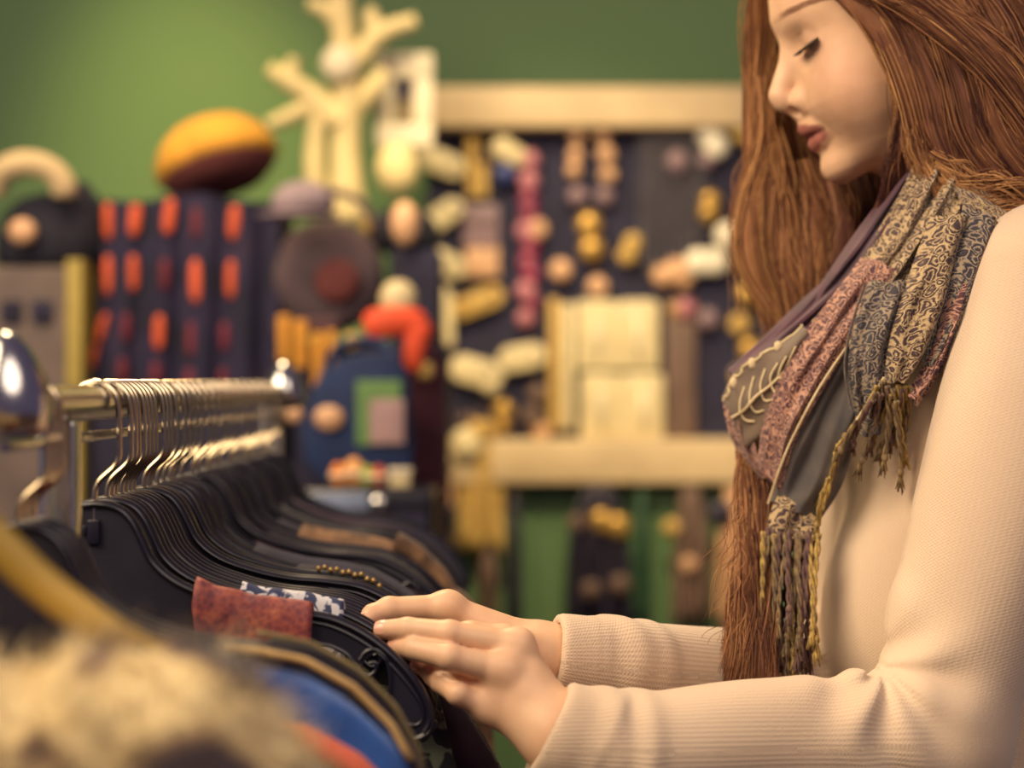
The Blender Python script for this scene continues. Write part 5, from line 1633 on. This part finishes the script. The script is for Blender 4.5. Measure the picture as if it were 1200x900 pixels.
# crown: combed from the parting down both sides of the head
for k in range(1500):
    a0 = hr.uniform(-.135, .034); sd = -1 if k % 2 else 1
    ps = np.linspace(.0, 1.75, 26) * hr.uniform(.85, 1.1)
    aa = np.clip(a0 - .030 * ps ** 1.5 * (1 if a0 > -.08 else .3), -.155, .045)
    kk = np.sqrt(np.clip(1 - ((aa + .056) / .107) ** 2, .02, 1))
    of = hr.uniform(.99, 1.03)
    pts = np.stack([head_world(a_, sd * .088 * of * math.sin(p_) * k_ + .006, .060 + .106 * of * math.cos(p_) * k_) for a_, p_, k_ in zip(aa, ps, kk)])
    keep = pts.copy(); HS.append(keep); HRD.append(np.full(26, .00042) * np.interp(np.linspace(0, 1, 26), [0, .8, 1], [1, 1, .3])); HV.append(np.clip(.45 + hr.normal(0, .2), 0, 1))
def build_hair():
    v, q = tubes3(np.array(HS), np.array(HRD), '', None, None)
    vals = np.repeat(np.array(HV), np.array(HS).shape[1] * 3)
    vs_, qs_, hv_ = [v], [q], [vals]
    base = len(v)
    for V, sh in UND:
        s, m, _ = V.shape
        idx = np.arange(s * m).reshape(s, m) + base
        qq = np.stack([idx[:-1], np.roll(idx[:-1], -1, 1), np.roll(idx[1:], -1, 1), idx[1:]], -1).reshape(-1, 4)
        vs_.append(V.reshape(-1, 3)); qs_.append(qq); hv_.append(np.full(s * m, sh)); base += s * m
    # scalp under the locks
    def cap(p):
        q = head_local(p)
        d = ellip(q, (-.056, 0, .060), (.102, .083, .101))
        line = np.interp(q[:, 2], [-.05, -.0076, .049, .069, .10, .13], [-.050, -.050, -.036, -.022, .022, .03])
        d = smax(d, q[:, 0] - line, .006)
        return smax(d, -.06 - q[:, 2], .01)
    v3, q3 = sdf_mesh(cap, (.17, 1.40, 1.38), (.50, 1.64, 1.68), .006)
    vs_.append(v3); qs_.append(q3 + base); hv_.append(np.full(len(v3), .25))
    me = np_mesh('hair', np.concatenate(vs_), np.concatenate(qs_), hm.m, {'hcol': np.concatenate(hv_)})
    return link('hair', me, person)
build_hair()

# ================================================================ SCARF
def paisley(name, dark, mid, light, scale=14.0, swirl=9.0, amt=.5, stripe=0.0, stripe_col='#7a4a58'):
    m = NT(name)
    uv = m.n('UVMap')
    mp = m.n('Mapping'); m.l(uv.outputs['UV'], mp.inputs['Vector'])
    nz = m.noise(mp.outputs['Vector'], scale * .55, 2, .5)
    off = m.n('VectorMath', operation='MULTIPLY_ADD')
    m.l(nz.outputs['Color'], off.inputs[0]); off.inputs[1].default_value = (1.1 / scale * 2,) * 3
    m.l(mp.outputs['Vector'], off.inputs[2])
    vo = m.n('TexVoronoi'); vo.inputs['Scale'].default_value = scale; m.l(off.outputs['Vector'], vo.inputs['Vector'])
    rg = m.math('SINE', m.math('MULTIPLY', vo.outputs['Distance'], swirl * 2.4))
    v2 = m.n('TexVoronoi', feature='DISTANCE_TO_EDGE'); v2.inputs['Scale'].default_value = scale * 1.0; m.l(off.outputs['Vector'], v2.inputs['Vector'])
    edge = m.math('LESS_THAN', v2.outputs['Distance'], .045)
    fine = m.noise(mp.outputs['Vector'], scale * 7, 2)
    f = m.math('ADD', m.math('MULTIPLY_ADD', rg, .28, .42), m.math('MULTIPLY', m.math('SUBTRACT', fine.outputs['Fac'], .5), .9))
    f = m.math('ADD', f, m.math('MULTIPLY', edge, .35))
    col = m.ramp(f, [(.30, dark), (.50, mid), (.70, light), (.95, light)])
    if stripe > 0:
        sx = m.n('SeparateXYZ'); m.l(uv.outputs['UV'], sx.inputs[0])
        st = m.math('SINE', m.math('MULTIPLY', sx.outputs[0], stripe))
        st = m.math('GREATER_THAN', st, .25)
        col = m.mix(m.math('MULTIPLY', st, .55), col, stripe_col)
    m.l(col, m.b.inputs['Base Color'])
    m.set(Roughness=0.75, Sheen_Weight=0.2)
    m.b.inputs['Specular IOR Level'].default_value = 0.25
    wv = m.noise(uv.outputs['UV'], 300, 1)
    m.bump(m.math('ADD', f, m.math('MULTIPLY', wv.outputs['Fac'], .4)), 0.6, 0.0012)
    return m.m
def weave(name, c1, c2):
    m = NT(name)
    uv = m.n('UVMap')
    n1 = m.noise(uv.outputs['UV'], 4, 3); n2_ = m.noise(uv.outputs['UV'], 220, 2)
    col = m.ramp(m.math('ADD', m.math('MULTIPLY', n1.outputs['Fac'], .7), m.math('MULTIPLY', n2_.outputs['Fac'], .3)), [(.35, c1), (.65, c2)])
    m.l(col, m.b.inputs['Base Color']); m.set(Roughness=0.75, Sheen_Weight=0.25)
    m.bump(n2_.outputs['Fac'], .4, .0006)
    return m.m
SC = [paisley('scarf_tan', '#3d2c31', '#7a6450', '#b89f78', 12, 8),
      paisley('scarf_mauve', '#4a2c36', '#7c5250', '#b98c74', 14, 8),
      weave('scarf_grey', '#3f3a40', '#5a5148'),
      weave('scarf_plum', '#33192a', '#55293c'),
      paisley('scarf_navy', '#2f2b36', '#4e474d', '#94826c', 13, 8),
      weave('scarf_leaf_ground', '#5a4a3f', '#6f5c4b'),
      weave('scarf_embroidery', '#c9b084', '#e4d2a6')]
scarf_mb = MB()
def band(A, B, mi, bulge=.012, pleats=0.0, amp=.004, nu=44, nv=26, thick=.0022, us=1.0, vs_=1.0, wob=.0015, roll=0.0):
    """a fold of cloth between two edges given as (px, py, distance)"""
    a = spline([P(*p) for p in A], nu); b = spline([P(*p) for p in B], nu)
    V = np.linspace(0, 1, nv)
    G = np.zeros((nu, nv, 3)); UV = np.zeros((nu, nv, 2))
    ln = np.concatenate([[0], np.cumsum(np.linalg.norm(np.diff((a + b) / 2, axis=0), axis=1))])
    wd = np.linalg.norm(b - a, axis=1).mean()
    ph = hr.rand() * 6; pleats = pleats * 1.4; amp = amp * 1.7; tt_ = np.linspace(0, 1, nu); ew = np.clip(tt_ / .18, .25, 1) * np.clip((1 - tt_) / .12, .3, 1)
    for j, v in enumerate(V):
        G[:, j] = a * (1 - v) + b * v
        prof = math.sin(PI * v) ** .7
        rp = (np.sin(pleats * 2 * PI * v + ph + ln * 9) + .55 * np.sin(pleats * 3.3 * PI * v + ph * 2 - ln * 17)) * amp * .75 * math.sin(PI * v) ** .5 * ew
        G[:, j, 1] -= bulge * prof + rp + wob * np.sin(ln * 90 + v * 7 + ph)
        G[:, j, 2] += wob * np.sin(ln * 60 + v * 11 + ph) * .6
        UV[:, j, 0] = v * wd * us * 10; UV[:, j, 1] = ln * vs_ * 10
    du = np.gradient(G, axis=0); dv = np.gradient(G, axis=1)
    N = np.cross(du, dv); N /= np.maximum(np.linalg.norm(N, axis=2, keepdims=True), 1e-9)
    if N[:, :, 1].mean() > 0: N = -N
    Bk = G - N * thick
    idx = np.arange(nu * nv).reshape(nu, nv)
    fr = [tuple(x) for x in np.stack([idx[:-1, :-1], idx[:-1, 1:], idx[1:, 1:], idx[1:, :-1]], -1).reshape(-1, 4)]
    n0 = nu * nv
    bk = [tuple(n0 + k for k in f[::-1]) for f in fr]
    rim = []
    loop = list(idx[0, :]) + list(idx[1:, -1]) + list(idx[-1, -2::-1]) + list(idx[-2:0:-1, 0])
    for i in range(len(loop)):
        p, q = loop[i], loop[(i + 1) % len(loop)]
        rim.append((q, p, p + n0, q + n0))
    vv = np.concatenate([G.reshape(-1, 3), Bk.reshape(-1, 3)])
    uv = [tuple(x) for x in UV.reshape(-1, 2)] * 2
    scarf_mb.add(vv, fr + bk + rim, mi, uv)
    return G
def cord(pts, r, mi, sides=6, n=30):
    scarf_mb.tube(spline([P(*p) for p in pts], n), r, sides, mi)

# wrap round the neck: plum inside, then paisley collar
band([(1072, 186, 1.475), (1010, 280, 1.485), (940, 352, 1.50), (890, 398, 1.51), (852, 432, 1.515)],
     [(1095, 232, 1.45), (1035, 300, 1.455), (975, 372, 1.465), (910, 430, 1.475), (868, 470, 1.49)], 3, .012, 2, .004)
band([(1095, 150, 1.50), (1050, 225, 1.53), (1000, 285, 1.545), (960, 335, 1.55)], [(1080, 200, 1.47), (1040, 260, 1.485), (990, 320, 1.50), (945, 370, 1.51)], 3, .008, 1, .003)
band([(1056, 196, 1.462), (1022, 246, 1.470), (986, 296, 1.478), (945, 352, 1.50)], [(1092, 205, 1.445), (1052, 262, 1.445), (1012, 318, 1.455), (965, 372, 1.475)], 3, .010, 1.5, .004)
# far side of the wrap
band([(1110, 170, 1.56), (1040, 240, 1.60), (970, 330, 1.60), (900, 400, 1.57)], [(1130, 230, 1.60), (1050, 300, 1.63), (980, 380, 1.62), (900, 460, 1.58)], 3, -.01, 2, .004)
# tan paisley collar from the nape down to the front
G_col = band([(1085, 150, 1.465), (1064, 205, 1.445), (1030, 270, 1.445), (992, 330, 1.45), (950, 378, 1.46)],
     [(1160, 190, 1.43), (1122, 252, 1.400), (1078, 320, 1.40), (1032, 372, 1.415), (985, 410, 1.435)], 0, .012, 2, .0045, us=1.2, vs_=1.0)
# mauve band running down to the lower left
band([(1010, 300, 1.445), (968, 356, 1.44), (925, 420, 1.445), (898, 480, 1.455), (886, 545, 1.465)],
     [(1052, 318, 1.405), (1008, 388, 1.405), (962, 462, 1.415), (930, 522, 1.43), (916, 578, 1.445)], 1, .010, 1.5, .003)
# leaf-embroidered flap with scalloped edge
G_leaf = band([(940, 380, 1.455), (912, 402, 1.462), (884, 418, 1.472), (858, 440, 1.485), (846, 466, 1.495)],
     [(946, 400, 1.443), (936, 428, 1.442), (922, 466, 1.446), (904, 502, 1.456), (872, 528, 1.475)], 5, .009, 1, .002)
# lower tongue of the leaf flap curling under
band([(846, 462, 1.497), (852, 498, 1.492), (864, 530, 1.488), (884, 556, 1.48)], [(880, 500, 1.470), (886, 522, 1.468), (894, 545, 1.466), (908, 566, 1.462)], 1, .006, 1, .002)
# grey plain under-fold
band([(1002, 392, 1.415), (960, 456, 1.425), (925, 525, 1.44), (902, 588, 1.452)],
     [(1010, 470, 1.415), (1000, 520, 1.42), (985, 570, 1.425), (960, 612, 1.435)], 2, .010, 1.2, .004)
# navy vertical roll with paisley border
band([(1018, 330, 1.405), (1000, 385, 1.40), (994, 430, 1.40), (1000, 475, 1.402), (1006, 512, 1.405)],
     [(1070, 330, 1.385), (1050, 385, 1.38), (1040, 430, 1.38), (1038, 470, 1.385), (1032, 508, 1.39)], 4, .010, 1.3, .003)
# tan roll over it
band([(1090, 255, 1.395), (1066, 320, 1.385), (1046, 380, 1.378), (1038, 430, 1.376), (1036, 448, 1.38)],
     [(1135, 252, 1.378), (1118, 310, 1.366), (1102, 365, 1.362), (1082, 415, 1.366), (1062, 448, 1.374)], 0, .016, .6, .004)
# outer dark folds towards the shoulder
band([(1128, 240, 1.382), (1114, 310, 1.37), (1098, 372, 1.366), (1080, 425, 1.37)],
     [(1172, 262, 1.366), (1152, 316, 1.360), (1128, 380, 1.362), (1100, 440, 1.37)], 4, .010, 1.0, .003)
band([(1108, 338, 1.366), (1098, 390, 1.362), (1082, 430, 1.366), (1062, 462, 1.372)],
     [(1146, 330, 1.362), (1124, 388, 1.362), (1098, 442, 1.368), (1076, 478, 1.374)], 1, .008, 1, .003)
# over the shoulder to the back
band([(1080, 180, 1.46), (1150, 215, 1.43), (1230, 260, 1.43), (1290, 330, 1.47)], [(1130, 240, 1.395), (1180, 262, 1.380), (1250, 300, 1.39), (1290, 370, 1.44)], 0, .008, 2, .002)
# hanging end: paisley patch
band([(912, 578, 1.444), (902, 602, 1.440), (896, 630, 1.436)], [(960, 606, 1.430), (958, 618, 1.428), (956, 632, 1.426)], 0, .004, 1, .002, nu=20)
# raised leaf stitching and scalloped piping on the flap
def on_leaf(pts, off=.004):
    """positions (s across 0..1, t along 0..1) on the flap"""
    nu, nv, _ = G_leaf.shape
    out = []
    for (s, t) in pts:
        i = min(max(t, 0), 1) * (nu - 1); j = min(max(s, 0), 1) * (nv - 1)
        p = G_leaf[int(round(i)), int(round(j))]
        out.append(p + np.array([0, -off, 0]))
    return out
def stitch(pts, r): scarf_mb.tube(spline(on_leaf(pts, .0012), 16), r, 6, 6)
stitch([(.42, 1.0), (.46, .85), (.50, .7), (.55, .55), (.62, .40), (.70, .26)], .0013)
for (t, s0) in ((.90, .45), (.78, .48), (.66, .51), (.54, .56), (.44, .60), (.34, .66)):
    stitch([(s0, t), (s0 - .12, t - .06), (s0 - .22, t - .17)], .0009)
    stitch([(s0, t), (s0 + .14, t - .01), (s0 + .26, t - .08)], .0009)
edge = []
for i in range(41):
    t = i / 40
    edge.append((.02 + .05 * abs(math.sin(t * PI * 5)), t))
scarf_mb.tube(spline(on_leaf(edge, .001), 90), .0012, 6, 6)
for t in (.28, .55, .8): scarf_mb.ball(on_leaf([(.10, t)], .002)[0], .0034, 10, 6, 6, (1, .5, 1.3))
cord([(1002, 392, 1.404), (958, 458, 1.412), (922, 528, 1.428), (900, 590, 1.446)], .0011, 6)
cord([(1014, 332, 1.40), (997, 385, 1.392), (990, 430, 1.394), (998, 480, 1.396)], .0010, 4)
cord([(1036, 442, 1.372), (1024, 462, 1.374), (1004, 492, 1.38)], .0010, 6)
scarf = scarf_mb.build('scarf', SC, person, sharp=60)

# twisted tassels: sub-parts of the scarf
M_yarn = [mat('yarn_dark', '#5c4a3c', 0.8, color2='#8a744e', scale=160), mat('yarn_ochre', '#7a6238', 0.8, color2='#b79a54', scale=160), mat('yarn_plum', '#4a3238', 0.8, color2='#6e5348', scale=160)]
def tassel(x0, y0, d0, x1, y1, d1, r=.0021, m=0, wav=2.0, frayed=True):
    mb = MB()
    n = 26
    ln = math.hypot(x1 - x0, y1 - y0)
    base = np.array([P(x0 + (x1 - x0) * t + math.sin(t * 5 + x0) * wav, y0 + (y1 - y0) * t, d0 + (d1 - d0) * t) for t in np.linspace(0, 1, n)])
    for k in range(2):
        pts = []; rad = []
        for i in range(n):
            t = i / (n - 1)
            a = t * ln * .16 + k * PI
            pts.append(base[i] + np.array([math.cos(a), math.sin(a), 0]) * r * .55); rad.append(r * .72 * (1 - .3 * t))
        mb.tube(pts, rad, 5)
    if frayed:
        mb.ball(base[-5], r * 1.3, 8, 5, s=(1, 1, 1.4))
        e = base[-1]
        for k in range(6):
            a = k / 6 * 6.28
            mb.tube([base[-5], (base[-5] + e) / 2 + np.array([math.cos(a) * r * .7, math.sin(a) * r * .6, 0]), e + np.array([math.cos(a) * r * 1.6, math.sin(a) * r, -hr.rand() * .006])], [r * .4, r * .35, r * .15], 4)
    mb.build('tassel', M_yarn[m], scarf, sharp=None)
for k in range(15):                                              # long fringe of the hanging end
    x = 897 + k * 4.3
    tassel(x, 626 + hr.uniform(-4, 3), 1.428 - .0009 * k, x - 8 + hr.uniform(-10, 9), 748 + hr.uniform(-25, 60), 1.385 - .0002 * k, .0020 + hr.uniform(-.0003, .0004), hr.choice([0, 0, 1, 2]), 2.5)
for k in range(9):                                               # darker back row
    x = 902 + k * 6.5
    tassel(x, 620, 1.434, x - 4 + hr.uniform(-6, 6), 800 + hr.uniform(-30, 15), 1.400, .0024, 2, 2)
for (x0, y0, x1, y1, m) in ((1036, 446, 1006, 556, 0), (1042, 452, 1036, 552, 0), (1048, 455, 1056, 572, 0), (1052, 450, 1060, 545, 1), (1030, 452, 984, 524, 1), (1026, 460, 978, 540, 0), (1056, 452, 1048, 520, 1),
                            (1060, 456, 1040, 530, 2), (1034, 462, 1016, 530, 2), (1044, 462, 1022, 520, 1), (1066, 452, 1052, 500, 1), (1072, 455, 1056, 512, 0), (1020, 470, 996, 530, 2), (1050, 470, 1030, 540, 0)):
    tassel(x0, y0, 1.368, x1, y1, 1.392 if x1 > 1030 else 1.402, .0021, m, 2)
for (x0, y0, x1, y1) in ((985, 520, 958, 610), (980, 530, 962, 590), (970, 560, 955, 625)):
    tassel(x0, y0, 1.404, x1, y1, 1.425, .0018, 1, 2)
